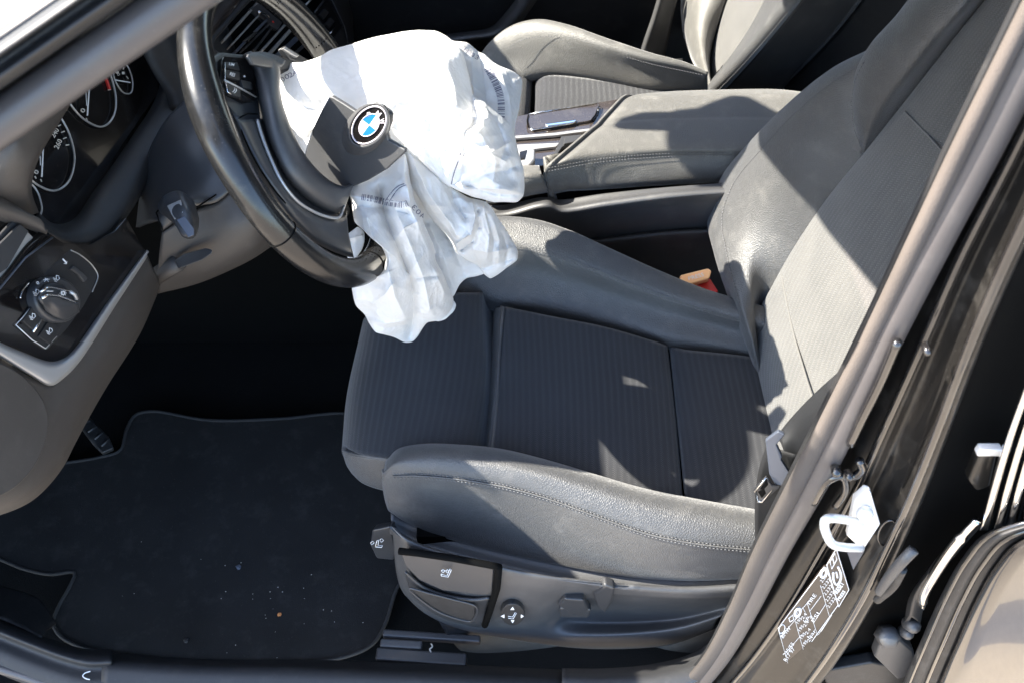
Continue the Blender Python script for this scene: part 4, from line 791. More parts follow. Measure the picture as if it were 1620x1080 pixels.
# airbag cover left standing round the hub, with the torn flap carrying the badge
loft('airbag_cover', [Wp([(384, 88), (398, 108), (410, 165), (424, 222), (450, 282), (490, 322), (526, 338), (545, 332)], .004), Wp([(394, 84), (408, 108), (417, 162), (430, 216), (456, 272), (494, 310), (528, 326), (550, 318)], .024), Wp([(412, 84), (424, 104), (428, 155), (441, 205), (466, 258), (500, 296), (532, 312), (556, 302)], .033), Wp([(434, 92), (439, 110), (440, 150), (452, 192), (474, 240), (508, 282), (538, 298), (562, 290)], .036), Wp([(438, 92), (443, 110), (444, 150), (456, 190), (478, 238), (512, 278), (540, 294), (566, 286)], .020)], mt['plastic'], wheel, nu=60, nv=40, t=.004)
loft('cover_corner', [Wp([(388, 86), (410, 82), (432, 86), (452, 96)], .030), Wp([(392, 88), (414, 90), (434, 98), (448, 104)], .036), Wp([(400, 102), (420, 106), (440, 108), (446, 106)], .035)], mt['plastic'], wheel, nu=20, nv=14, t=.004)
FA, FB, FC = pt('d', 500, 305, 1.265), pt('d', 523, 153, 1.165), pt('d', 640, 238, 1.150)
fn_ = np.cross(FB - FA, FC - FA); fn_ /= np.linalg.norm(fn_)
if np.dot(fn_, CAM - FA) < 0: fn_ = -fn_
PL['p'] = Plane(FA, fn_)
def Pp(pts, h=0.0):
    hs = h if hasattr(h, '__len__') else [h] * len(pts)
    return np.array([PL['p'].at(x, y, v) for (x, y), v in zip(pts, hs)])
flap_out = [(482, 262), (483, 246), (486, 232), (496, 205), (508, 180), (522, 154), (524, 153), (542, 164), (562, 177), (575, 170), (592, 164), (604, 168), (616, 178), (619, 182), (618, 195), (612, 212), (614, 222), (628, 230), (641, 238), (640, 242), (612, 268), (582, 286), (556, 297), (547, 299), (549, 312), (541, 330), (522, 338), (500, 330), (486, 300)]
flap = slab('torn_cover_flap', Pp(flap_out), fn_, .006, mt['plastic'], wheel, bevel=.0018, seg=2)
tube('flap_edge', Pp([(483, 248), (487, 231), (496, 206), (508, 181), (522, 155)], -.003), .0011, mt['bluegrey'], flap, n=6)
hs = np.array([PL['p'].at(x, y, .001) for x, y in ell(580, 203, 46, 33, 52, 60)])
def rg(sc1, dx, dy, h, n=60): return np.array([PL['p'].at(x, y, h) for x, y in ell(583 + dx, 199 + dy, 38 * sc1, 26.5 * sc1, 52, n)])
hous = [np.vstack([r, r[:1]]) for r in (rg(1.22, -4, 6, .0005), rg(1.10, -1, 3, .006), rg(1.03, 0, 0, .0105), rg(.96, 0, -.5, .0105), rg(.92, 0, -.5, .007))]
loft('badge_housing', hous, mt['plastic'], flap, nu=61, nv=30, t=0)
badge = slab('round_badge', rg(.93, 0, -.5, .009), fn_, .006, mt['gloss'], flap, bevel=.001)
def bell(s, h, n=72): return np.array([PL['p'].at(x, y, h) for x, y in ell(584, 198.3, 35 * s, 24.3 * s, 52, n)])
BC = lambda x, y, h: PL['p'].at(x, y, h)
for s_, r_ in ((.945, .0009), (.565, .0005)): MB().tube(bell(s_, .0096), r_, 6, True).build('badge_ring', mt['enamel'], flap)
for t_, c_, dr in (('B', (583.6, 181.5), (7, -2.2)), ('M', (598.5, 180.5), (6.0, 4.6)), ('W', (604.5, 192.5), (1.2, 8.2))):
    dr = np.array(dr); dr = dr / np.linalg.norm(dr); wpx = {'B': 6.5, 'M': 7.5, 'W': 8.5}[t_]
    up = (np.array(c_) - (584, 198.3)); up = up / np.linalg.norm(up) * 7.5
    p0 = np.array(c_) - dr * wpx / 2 - up * .5
    MB().add(*text_geo(t_, p0, p0 + dr * wpx, 7.5, lambda x, y: BC(x, y, .0096), .02, up=up)).build('badge_letter', mt['enamel'], flap, smooth=False)

inner = bell(.55, .0096, 72); cpt = BC(584, 198.3, .0096)
pxs = ell(584, 198.3, 35 * .55, 24.3 * .55, 52, 72); an = [math.atan2(-(y - 198.3), x - 584) for x, y in pxs]
# quadrants split along the two dividing lines of the roundel
d1, d2 = math.atan2(7.5, -9.6) % (2 * math.pi), math.atan2(13.5, 9.6) % (2 * math.pi)
def sect(a): 
    a = a % (2 * math.pi); return 0 if d2 <= a < d1 else 1 if d1 <= a < d2 + math.pi else 2 if d2 + math.pi <= a < d1 + math.pi else 3
cuts = sorted([d2, d1, d2 + math.pi, d1 + math.pi])
for q_, m_ in ((0, 'blue'), (1, 'enamel'), (2, 'blue'), (3, 'enamel')):
    lo_ = cuts[q_]; hi_ = cuts[(q_ + 1) % 4] + (2 * math.pi if q_ == 3 else 0); pv = [cpt]
    for a in np.linspace(lo_, hi_, 16):
        ca, sa = math.cos(a), math.sin(a); e = rad(52); u_, v_ = ca * math.cos(e) + sa * math.sin(e), -ca * math.sin(e) + sa * math.cos(e)
        rr_ = 1 / math.sqrt((u_ / (35 * .55)) ** 2 + (v_ / (24.3 * .55)) ** 2); pv.append(BC(584 + rr_ * ca, 198.3 - rr_ * sa, .0096))
    put('badge_quarter', mesh('badge_quarter', pv, [(0, i, i + 1) for i in range(1, 16)]), mt[m_], flap, smooth=False)
# gear paddle poking out behind the cover
slab('shift_paddle', Wp([(446, 76), (452, 72), (480, 90), (494, 98), (486, 102), (462, 96)], -.01), WN, .008, mt['plastic_smooth'], wheel, bevel=.002)
slab('shift_paddle', Wp([(448, 77), (452, 74), (474, 88), (470, 91)], -.006), WN, .004, mt['silver'], wheel, bevel=.001)
slab('spoke', Wp([(395, 86), (430, 84), (470, 96), (470, 110), (440, 112)], -.012), WN, .02, mt['plastic_dark'], wheel, bevel=.003)
# hub behind the bag
MB().tube([W0 - WN * .085, W0 - WN * .06, W0 - WN * .05], [.04, .065, .06], 24).build('hub', mt['plastic_dark'], wheel)
# ================================================================ airbag
q = NT('airbag_cloth'); fb = q.n("ShaderNodeTexNoise", i_Vector=q.obj(), i_Scale=900.0, i_Detail=2.0).outputs[0]
q.set(Base_Color=q.mix(q.noise(12, 5), (.84, .83, .81), (.88, .87, .85)), Roughness=.75, Specular_IOR_Level=.25, Sheen_Weight=.1)
rid = lambda sc_: q.mth('ABSOLUTE', q.mth('SUBTRACT', q.noise(sc_, 3, rough=.55), .5))
q.bump(q.mth('ADD', q.mth('ADD', q.mth('MULTIPLY', rid(16), 3.0), q.mth('MULTIPLY', rid(38), 1.4)), q.mth('MULTIPLY', fb, .06)), .5, .006)
out = [n for n in q.t.nodes if n.type == 'OUTPUT_MATERIAL'][0]
tl = q.n("ShaderNodeBsdfTranslucent", i_Color=(.88, .87, .85, 1)); mx = q.n("ShaderNodeMixShader", i_0=.28, i_1=q.b.outputs[0], i_2=tl.outputs[0]); q.t.links.new(mx.outputs[0], out.inputs[0])
mt['bag'] = q.m
bag = thing('airbag', (-.1, .05, .7), 'burst white crumpled cloth airbag hanging out of the steering wheel', 'airbag')
def polyd(X, Y, pts):
    """distance of px points to a polyline"""
    best = np.full(X.shape, 1e9); pts = np.asarray(pts, float)
    for a, b in zip(pts[:-1], pts[1:]):
        d = b - a; L2 = (d ** 2).sum() + 1e-9
        t = np.clip(((X - a[0]) * d[0] + (Y - a[1]) * d[1]) / L2, 0, 1)
        best = np.minimum(best, np.hypot(X - a[0] - t * d[0], Y - a[1] - t * d[1]))
    return best
def crumple(X, Y, seed, amp, scale, ang, stretch=1.0, p=1.0):
    c, s = math.cos(ang), math.sin(ang)
    wx = X + 14 * (noise2(X / 60, Y / 60, seed + 5) - .5); wy = Y + 14 * (noise2(X / 60 + 7, Y / 60, seed + 6) - .5)
    u = (wx * c + wy * s) / (scale * stretch); v = (-wx * s + wy * c) / scale
    return amp * (1 - np.abs(2 * noise2(u + 20, v + 20, seed) - 1) * 2) ** 1 if p == 1 else amp * (1 - 2 * np.abs(2 * noise2(u + 20, v + 20, seed) - 1))
class Lobe:
    def __init__(s, out, c, ctrl, bulge, folds, seed, ang, back=.03, crum=1.0, pw=2.2, fm=1.5, n=300, m=70):
        s.ctrl = np.array(ctrl, float); s.bulge = bulge; s.folds = folds; s.seed = seed; s.ang = ang; s.crum = crum; s.pw = pw; s.fm = fm
        q0 = np.array(list(out) + [out[0]], float); L0 = np.concatenate([[0], np.cumsum(np.hypot(*np.diff(q0, axis=0).T))]); tq = np.linspace(0, L0[-1], n, endpoint=False)
        P = np.stack([np.interp(tq, L0, q0[:, 0]), np.interp(tq, L0, q0[:, 1])], 1) * .6 + .4 * cr(np.array([(x, y, 0) for x, y in out], float), n, True)[:, :2]
        for _ in range(2): P = (np.roll(P, 1, 0) + 2 * P + np.roll(P, -1, 0)) / 4
        rs = np.random.RandomState(seed)
        k = np.arange(n); P = P + np.stack([noise2(k * .11, k * 0 + 3, seed + 9), noise2(k * .11, k * 0 + 9, seed + 8)], 1) * 2 - 1
        s.P = P; c = np.array(c, float); s.c = c
        t = np.linspace(0, 1, m) ** .8
        X = c[0] + t[:, None] * (P[None, :, 0] - c[0]); Y = c[1] + t[:, None] * (P[None, :, 1] - c[1])
        T = np.broadcast_to(t[:, None], X.shape)
        D = s.depth(X, Y, T)
        Fr = np.stack([np.stack([(X - 810) / F, CN + (540 - Y) / F * SN, -SN + (540 - Y) / F * CN], -1) * D[..., None] + CAM][0:1], 0)[0]
        Db = s.base(X, Y) + back * np.sqrt(np.clip(1 - T ** 2.5, 0, 1)) + .004 * np.minimum(1, (1 - T) * 12)
        Db[-1] = D[-1]
        Bk = np.stack([(X - 810) / F, CN + (540 - Y) / F * SN, -SN + (540 - Y) / F * CN], -1) * Db[..., None] + CAM
        V = []; Fs = []; V = np.vstack([Fr.reshape(-1, 3), Bk[:-1].reshape(-1, 3)])
        for j in range(m - 1):
            for i in range(n):
                i2 = (i + 1) % n
                Fs.append((j * n + i, j * n + i2, (j + 1) * n + i2, (j + 1) * n + i))
        o = m * n
        for j in range(m - 1):
            for i in range(n):
                i2 = (i + 1) % n; a = o + j * n; b = (m - 1) * n if j == m - 2 else o + (j + 1) * n
                Fs.append((a + i, b + i, b + i2, a + i2))
        s.V, s.F = V, Fs
    def base(s, X, Y):
        w = 0; d = 0
        for x, y, v in s.ctrl:
            q_ = 1.0 / (((X - x) ** 2 + (Y - y) ** 2) / 900 + .6) ** 1.3; w = w + q_; d = d + q_ * v
        return d / w
    def fold(s, X, Y):
        h = 0
        for pts, w, amp, *k in s.folds:
            d = polyd(X, Y, pts)
            if k and k[0] == 's':      # step: one side of the line lies higher
                a = np.array(pts[0]); b = np.array(pts[-1]); sd = np.sign((X - a[0]) * (b[1] - a[1]) - (Y - a[1]) * (b[0] - a[0]))
                h = h + amp * sd * np.exp(-d / w) * (1 - np.exp(-d / 1.6))
            else: h = h + s.fm * amp * np.exp(-(d / w) ** (1.0 if amp > 0 else 1.3))
        sd = s.seed
        c_ = crumple(X, Y, sd, .0050, 66, s.ang, 2.4) + crumple(X, Y, sd + 1, .0036, 40, s.ang + .9, 2.0) + crumple(X, Y, sd + 2, .0026, 24, s.ang - .7, 2.2) + crumple(X, Y, sd + 3, .0016, 13, s.ang + .4, 1.8)
        return h + s.crum * c_
    def depth(s, X, Y, T=None):
        if T is None:
            dx, dy = X - s.c[0], Y - s.c[1]; an = np.arctan2(dy, dx); pa = np.arctan2(s.P[:, 1] - s.c[1], s.P[:, 0] - s.c[0]); pr = np.hypot(*(s.P - s.c).T)
            o = np.argsort(pa); R_ = np.interp(an, pa[o], pr[o], period=2 * math.pi); T = np.clip(np.hypot(dx, dy) / R_, 0, 1)
        pil = s.bulge * np.sqrt(np.clip(1 - T ** s.pw, 0, 1))
        return s.base(X, Y) - pil - s.fold(X, Y) * np.clip((1 - T) * 5, .12, 1)
    def at(s, x, y, lift=.0015):
        d = float(s.depth(np.array([float(x)]), np.array([float(y)]))[0]) - lift; return CAM + ray(x, y) * d
# upper mass, from the hub to the upper right
LA = Lobe([(440, 112), (452, 100), (480, 99), (505, 91), (522, 80), (560, 69), (600, 58), (640, 51), (664, 47), (690, 50), (706, 58), (716, 66), (732, 82), (742, 120), (752, 170), (762, 215), (768, 260), (745, 296), (712, 296), (690, 281), (660, 256), (636, 242), (600, 262), (560, 285), (520, 275), (488, 258), (474, 238), (456, 196), (444, 150)], (610, 160),
    [(445, 110, 1.30), (480, 240, 1.29), (560, 80, 1.31), (660, 55, 1.31), (730, 90, 1.28), (600, 170, 1.255), (550, 260, 1.29), (690, 200, 1.25), (740, 270, 1.27), (480, 160, 1.27)], .035,
    [([(450, 160), (500, 175), (540, 180)], 14, -.010), ([(455, 195), (490, 205), (510, 200)], 9, .008), ([(470, 225), (500, 215)], 8, -.008), ([(640, 150), (700, 160), (740, 175)], 22, .010), ([(660, 215), (680, 250), (700, 285)], 9, -.007), ([(670, 190), (665, 240)], 10, .006), ([(620, 200), (650, 235), (690, 275)], 10, .006), ([(540, 120), (620, 100), (700, 110)], 30, .008)], 11, .2, crum=.8, back=.13)
# barcode flap at the upper right, behind
LB = Lobe([(706, 62), (718, 65), (738, 67), (752, 78), (757, 83), (766, 86), (782, 100), (800, 108), (816, 116), (826, 125), (824, 150), (822, 172), (817, 190), (815, 214), (816, 232), (800, 240), (770, 220), (735, 190), (715, 150), (702, 100)], (770, 150),
    [(710, 65, 1.31), (760, 85, 1.34), (825, 125, 1.36), (815, 220, 1.33), (740, 180, 1.31), (770, 150, 1.325)], .016,
    [([(722, 68), (720, 90), (716, 120)], 6, -.008), ([(757, 84), (765, 120), (770, 160), (772, 200)], 7, -.005), ([(745, 90), (750, 150)], 12, .006), ([(790, 108), (805, 150), (812, 200)], 8, .004), ([(740, 130), (765, 150)], 8, .005)], 23, 1.2, crum=.55, n=220, m=50)
# right lobe with the sharp fans of creases
LC = Lobe([(668, 218), (690, 180), (720, 150), (745, 148), (760, 158), (775, 170), (795, 185), (812, 202), (815, 220), (822, 245), (829, 268), (830, 296), (829, 310), (818, 320), (800, 321), (775, 319), (750, 313), (725, 303), (712, 296), (695, 283), (675, 262)], (750, 240),
    [(680, 210, 1.255), (745, 150, 1.275), (815, 215, 1.285), (829, 305, 1.315), (780, 318, 1.305), (700, 285, 1.265), (750, 240, 1.24)], .030,
    [([(728, 212), (735, 250), (720, 290)], 7, -.012), ([(745, 150), (755, 185), (735, 210), (728, 240)], 8, -.009), ([(720, 148), (722, 175), (705, 200)], 8, -.008), ([(752, 155), (765, 200), (745, 220)], 7, .010), ([(730, 258), (760, 250), (790, 235), (808, 225)], 7, .008), ([(735, 290), (770, 275), (800, 270), (822, 262)], 7, -.006), ([(760, 212), (785, 255), (780, 290)], 8, .006), ([(725, 300), (765, 298), (800, 300), (828, 308)], 7, .010), ([(740, 295), (790, 308), (826, 309)], 5, -.008), ([(785, 190), (800, 230), (790, 260)], 7, -.005), ([(690, 225), (700, 250), (720, 255)], 8, .006), ([(770, 240), (800, 256)], 6, .006)], 37, .9, fm=1.9, crum=1.4, n=280)
# roll hanging towards the seat on the right
LD = Lobe([(640, 235), (660, 245), (690, 275), (712, 296), (740, 312), (770, 320), (780, 330), (788, 345), (800, 362), (810, 378), (819, 396), (818, 412), (800, 425), (776, 441), (766, 434), (756, 420), (738, 412), (722, 400), (716, 386), (706, 372), (690, 355), (675, 335), (660, 310), (648, 288), (642, 260)], (730, 350),
    [(645, 240, 1.25), (690, 280, 1.27), (770, 322, 1.335), (819, 400, 1.44), (776, 440, 1.46), (720, 395, 1.37), (660, 305, 1.28), (730, 350, 1.315)], .030,
    [([(655, 262), (680, 310), (710, 350), (722, 372)], 14, .014), ([(748, 320), (752, 345), (745, 370), (722, 386)], 5, .012), ([(756, 335), (758, 360), (748, 382), (730, 396)], 5, -.010), ([(765, 330), (775, 370), (770, 410)], 6, .008), ([(778, 340), (790, 380), (788, 415)], 6, .007), ([(770, 340), (782, 380), (780, 415)], 5, -.006), ([(795, 370), (803, 395), (800, 418)], 5, -.006), ([(715, 300), (718, 320), (735, 345)], 7, -.007), ([(735, 412), (765, 425), (812, 410)], 6, -.007), ([(748, 395), (775, 400), (812, 392)], 8, .006)], 53, .9, crum=1.3, fm=2.1, n=280)
# lower left curtain over the wheel rim
LE = Lobe([(546, 298), (560, 294), (590, 280), (618, 262), (640, 243), (646, 262), (650, 290), (655, 312), (664, 335), (674, 360), (684, 385), (690, 412), (704, 440), (712, 458), (718, 474), (716, 488), (706, 500), (690, 508), (676, 510), (662, 530), (652, 540), (640, 541), (625, 534), (606, 529), (594, 526), (584, 512), (578, 498), (564, 484), (559, 470), (556, 455), (590, 442), (606, 428), (612, 410), (602, 390), (580, 370), (562, 352), (557, 330), (554, 312)], (640, 420),
    [(546, 298, 1.25), (640, 245, 1.235), (560, 340, 1.25), (655, 320, 1.25), (612, 400, 1.235), (556, 458, 1.37), (580, 500, 1.45), (645, 540, 1.52), (718, 480, 1.46), (690, 410, 1.34), (640, 420, 1.30), (570, 445, 1.335), (602, 440, 1.30), (595, 415, 1.25)], .032,
    [([(600, 300), (612, 350), (630, 395), (650, 440), (655, 490), (650, 535)], 9, -.022), ([(646, 300), (668, 360), (690, 420), (705, 470)], 12, .010), ([(625, 330), (650, 390), (670, 440), (680, 490)], 13, .014), ([(595, 380), (615, 430), (625, 470), (640, 500)], 12, .014), ([(560, 310), (600, 318), (640, 320), (652, 330)], 5, .007), ([(556, 325), (600, 330), (645, 338)], 6, -.006), ([(575, 505), (610, 512), (645, 507)], 3.5, .008), ([(575, 512), (610, 520), (645, 513)], 4, -.006), ([(590, 480), (610, 465), (620, 450)], 6, .006), ([(560, 470), (590, 490), (600, 500)], 6, .005), ([(660, 440), (680, 438), (700, 436)], 4, -.004), ([(665, 495), (690, 500), (712, 480)], 5, .008), ([(580, 345), (590, 375), (612, 405)], 6, .007), ([(625, 380), (640, 360), (662, 350)], 6, .005)], 71, 1.25, crum=1.35, fm=2.2, n=360, m=80)
# shaded back sheet between the curtain and the roll
LF = Lobe([(640, 270), (660, 290), (690, 330), (720, 380), (745, 405), (762, 420), (770, 432), (752, 438), (738, 440), (728, 450), (718, 468), (700, 480), (680, 440), (660, 380), (645, 330)], (705, 400),
    [(645, 280, 1.28), (720, 390, 1.40), (760, 425, 1.45), (715, 465, 1.46), (670, 390, 1.38)], .012,
    [([(680, 360), (700, 400), (715, 450)], 8, .006), ([(690, 340), (720, 400), (735, 435)], 7, -.005), ([(665, 345), (690, 400)], 6, -.005)], 83, 1.1, crum=.9, n=180, m=40)
# small loose corner showing through the wheel
LG = Lobe([(541, 382), (552, 370), (566, 358), (576, 368), (577, 380), (571, 398), (562, 410), (551, 415), (547, 400)], (560, 388), [(545, 380, 1.40), (575, 370, 1.40), (555, 412, 1.40)], .006,
    [([(543, 381), (560, 376), (575, 372)], 4, .005), ([(556, 382), (552, 412)], 4, -.004)], 91, 1, crum=.4, n=90, m=20)
LH = Lobe([(684, 505), (692, 497), (708, 492), (717, 476), (721, 482), (716, 495), (704, 505), (692, 509)], (704, 497), [(684, 505, 1.475), (720, 480, 1.475)], .004, [], 95, 1, crum=.3, n=80, m=14)
mb = MB()
for L_ in (LA, LB, LC, LD, LE, LF, LG): mb.add(L_.V, L_.F)
cloth = mb.build('bag_cloth', mt['bag'], bag)
MB().add(LH.V, LH.F).build('frayed_hem', mt['bag'], bag)
# printing on the cloth
def dec(txt, L_, p0, p1, h, bold=.0): 
    return text_geo(txt, p0, p1, h, lambda x, y: L_.at(x, y, .0022), bold)
mb = MB()
def mark(nm):
    global mb
    mb.build(nm, mt['grey_print'], bag, smooth=False); mb = MB()
for ch, p0, p1 in (('0', (447, 131), (452, 127)), ('0', (453, 127), (459, 123)), ('2', (459, 124), (465, 120)), ('4', (465.5, 121), (471, 117)), ('9', (472, 118), (477, 113.5)), ('1', (478, 114), (480, 112)), ('3', (480.5, 112.5), (485, 108.5)), ('C', (486, 109), (490.5, 105.5)), ('1', (494, 105), (495.5, 104)), ('2', (497, 104), (501.5, 101))):
    mb.add(*dec(ch, LA, p0, p1, 8))
mark('printed_number')
for ch, p0, p1 in (('H', (733, 80), (738, 84.5)), ('0', (739, 85), (743.5, 88)), ('0', (744.5, 89), (749, 91.5)), ('3', (751, 93), (756, 95.5))): mb.add(*dec(ch, LB, p0, p1, 7))
mark('printed_number')
for ch, p0, p1 in (('3', (655, 334), (650, 329)), ('0', (662, 341), (656.5, 336)), ('4', (667, 347), (663, 342))): mb.add(*dec(ch, LE, p0, p1, -8))
mark('printed_number')
rs = np.random.RandomState(4)
def barcode(L_, path, hgt, n):
    P_ = cr(np.array([(x, y, 0) for x, y in path], float), 200)[:, :2]; s = 0.0
    while s < .985:
        w_ = rs.choice([.007, .007, .013, .02]); i, j = int(s * 199), min(199, int((s + w_) * 199) + 1)
        d_ = P_[min(i + 3, 199)] - P_[max(i - 3, 0)]; nn = np.array((-d_[1], d_[0])); nn = nn / np.linalg.norm(nn) * hgt
        a, b = P_[i], P_[i] + (P_[j] - P_[i]) * (w_ * 199 / max(1, (j - i)))
        mb.add([L_.at(*(p_), .0022) for p_ in (a - nn, a, a + nn, b + nn, b, b - nn)], [(0, 1, 4, 5), (1, 2, 3, 4)])
        s += w_ + rs.choice([.007, .012, .02, .03])
barcode(LB, [(771, 108), (778, 120), (785, 134), (791, 150), (793, 165), (793, 182), (793, 195), (796, 206)], 5.5, 40)
mark('barcode')
barcode(LE, [(572, 312), (590, 315), (606, 319), (625, 323), (638, 324), (648, 320)], 5, 30)
mark('barcode')
# double row of dark stitching, loose thread
for a, b in (((610, 318), (640, 291)), ((616, 319), (643, 293))):
    n_ = 15; mb = MB()
    for k in range(n_):
        u0, u1 = k / n_, (k + .65) / n_; f = lambda u: LE.at(a[0] + (b[0] - a[0]) * u, a[1] + (b[1] - a[1]) * u - 6 * math.sin(math.pi * u), .002)
        mb.tube([f(u0), f(u1)], .0006, 4)
    tag(mb.build('stitching', mt['grey_print'], bag), kind='stuff')
tube('bag_seam', np.array([LC.at(x, y, .0005) for x, y in cr(np.array([(728, 212, 0), (731, 230, 0), (726, 252, 0), (718, 275, 0), (714, 292, 0)]), 30)[:, :2]]), .0007, mt['grey_print'], bag, n=5)
# ================================================================ centre console
con = thing('centre_console', (.2, .4, .1), 'dark centre console with padded armrest and gloss wood trim between the two seats', 'console')
def arm(z, pts): return R('z', z, *pts)
armr = [arm(.43, [(1000, 150), (1060, 145), (1150, 142), (1235, 142), (1300, 150)]),
    arm(.452, [(988, 152), (1056, 148), (1150, 145), (1240, 146), (1310, 153)]),
    arm(.462, [(970, 170), (1030, 163), (1130, 159), (1240, 158), (1310, 162)]),
    arm(.464, [(951, 191), (1010, 184), (1110, 180), (1220, 180), (1310, 182)]),
    arm(.4635, [(947, 196), (1008, 189), (1110, 185.5), (1220, 185), (1310, 186)]),
    arm(.4665, [(938, 203), (1000, 195), (1105, 191), (1215, 191), (1310, 192)]),
    arm(.468, [(905, 231), (975, 222), (1090, 215), (1205, 214), (1310, 216)]),
    arm(.462, [(872, 259), (950, 245), (1060, 238), (1190, 237), (1310, 240)]),
    arm(.452, [(863, 268), (945, 256), (1055, 246), (1188, 246), (1310, 248)]),
    arm(.432, [(864, 286), (940, 276), (1050, 268), (1180, 266), (1310, 266)]),
    arm(.408, [(870, 301), (940, 297), (1050, 290), (1180, 284), (1310, 282)]),
    arm(.395, [(874, 304), (940, 301), (1050, 294), (1180, 288), (1310, 286)])]
def roundend(G):
    G = G.copy(); n = G.shape[1]
    for i in range(5): G[:, i, 2] -= .008 * (1 - i / 5) ** 2
    return G
loft('armrest', armr, mt['leather_dusty'], con, nu=70, nv=90, t=.03, fn=roundend)
loft('armrest_end', [np.array([a[0] for a in armr]), np.array([a[0] for a in armr]) + np.array((.006, 0, -.02)), np.array([a[0] for a in armr]) + np.array((.012, 0, -.07))], mt['leather_dusty'], con, nu=40, nv=10, t=.004)
for d, m_ in ((0, .4562), (5, .4525)):
    stitches('stitching', arm([m_] * 5, [(868, 266 + d), (948, 252 + d), (1058, 243 + d), (1130, 242 + d), (1185, 242 + d)]), mt['stitch'], con)
fr_ = [arm(.452, [(770, 262), (800, 263), (835, 262), (853, 262)]), arm(.454, [(770, 276), (800, 277), (836, 277), (856, 273)]), arm(.440, [(770, 292), (800, 293), (838, 292), (860, 288)]), arm(.405, [(770, 318), (800, 314), (840, 306), (868, 302)]), arm(.39, [(770, 322), (800, 318), (842, 309), (870, 305)])]
loft('front_pad', fr_, mt['leather_dusty'], con, nu=24, nv=30, t=.02)
stitches('stitching', arm(.4542, [(800, 279), (836, 279), (857, 275)]), mt['stitch'], con)
# side wall with its ledge
wall = [R('y', .285, (760, 322), (820, 322), (866, 312), (882, 316), (960, 306), (1060, 296), (1180, 288), (1300, 284)),
    R('y', .272, (740, 334), (800, 332), (850, 319), (868, 317), (884, 325), (960, 315), (1060, 302), (1180, 294), (1300, 290)),
    R('y', .258, (740, 338), (800, 336), (850, 323), (869, 321), (886, 329), (960, 319), (1060, 306), (1180, 298), (1300, 294)),
    R('y', .252, (740, 344), (800, 342), (850, 329), (870, 327), (888, 335), (962, 325), (1060, 312), (1180, 303), (1300, 299)),
    R('y', .258, (740, 352), (800, 352), (850, 345), (880, 347), (900, 350), (965, 340), (1060, 328), (1180, 318), (1300, 312)),
    R('y', .265, (740, 400), (800, 395), (850, 390), (880, 388), (910, 386), (970, 376), (1060, 366), (1180, 360), (1300, 352))]
wall[0] = R('y', .285, (740, 324), (800, 324), (850, 313), (866, 312), (882, 316), (960, 306), (1060, 296), (1180, 288), (1300, 284))
loft('console_side', wall, mt['plastic'], con, nu=80, nv=60, t=.006)
loft('console_side', [R('y', .256, (740, 398), (880, 387), (970, 374), (1060, 364), (1180, 358), (1300, 350)), R('y', .250, (740, 402), (880, 391), (970, 378), (1060, 368), (1180, 362), (1300, 354)), R('y', .247, (740, 412), (880, 400), (970, 386), (1060, 376), (1180, 370), (1300, 362)), R('y', .24, (740, 600), (880, 560), (970, 530), (1060, 510), (1180, 500), (1300, 490))], mt['plastic_dark'], con, nu=60, nv=40, t=.006)
MB().box((-.33, .40, .18), (1.03, 0, 0), (0, .11, 0), (0, 0, .2)).build('console_core', mt['void'], con, smooth=False)
# top trim
NZ = np.array((0, 0, 1.))
def T(pts, z=.43): return R('z', z, *pts)
slab('wood_trim', T([(780, 190), (985, 156), (992, 162), (948, 197), (905, 232), (866, 262), (780, 268)], .425), NZ, .02, mt['wood'], con, bevel=.001)
lid = slab('cup_holder_lid', T([(838, 182), (846, 179), (940, 165), (947, 168), (946, 176), (936, 190), (930, 192), (843, 205), (838, 202), (835, 190)], .430), NZ, .006, mt['wood'], con, bevel=.001)
tube('lid_edge', T([(836, 181), (880, 174), (944, 164), (948, 168), (946, 176)], .431), .0011, mt['chrome'], lid, n=6)
tube('lid_edge', T([(838, 202), (842, 206), (880, 200), (906, 196)], .431), .0011, mt['chrome'], lid, n=6)
tube('lid_gap', T([(836, 182), (834, 192), (836, 202)], .431), .0013, mt['void'], lid, n=6)
tube('lid_gap', T([(947, 170), (942, 182), (934, 192)], .431), .0013, mt['void'], lid, n=6)
slab('lid_handle', T([(862, 196), (910, 189), (912, 191), (908, 194), (866, 200)], .433), NZ, .004, mt['chrome'], lid, bevel=.001)
slab('silver_strip', T([(790, 221), (815, 215), (880, 210), (935, 203), (932, 207), (880, 214), (815, 219), (790, 226)], .432), NZ, .006, mt['silver'], con, bevel=.001)
slab('silver_strip', T([(790, 235), (818, 229), (885, 226), (880, 232), (818, 239), (790, 244)], .431), NZ, .006, mt['silver'], con, bevel=.001)
slab('switch_surround', T([(888, 216), (926, 212), (918, 222), (890, 232), (876, 252), (872, 251), (884, 226)], .434), NZ, .008, mt['plastic_smooth'], con, bevel=.001)
slab('console_switch', T([(893, 217), (921, 214), (912, 224), (892, 228)], .438), NZ, .006, mt['plastic_smooth'], con, bevel=.001)
gear = slab('gear_lever', T([(818, 235), (840, 231), (847, 236), (846, 252), (838, 262), (820, 262)], .452), NZ, .03, mt['silver'], con, bevel=.004, seg=3)
slab('gear_button', T([(822, 240), (834, 237), (830, 252), (822, 253)], .4535), NZ, .004, mt['gloss'], gear, bevel=.001)

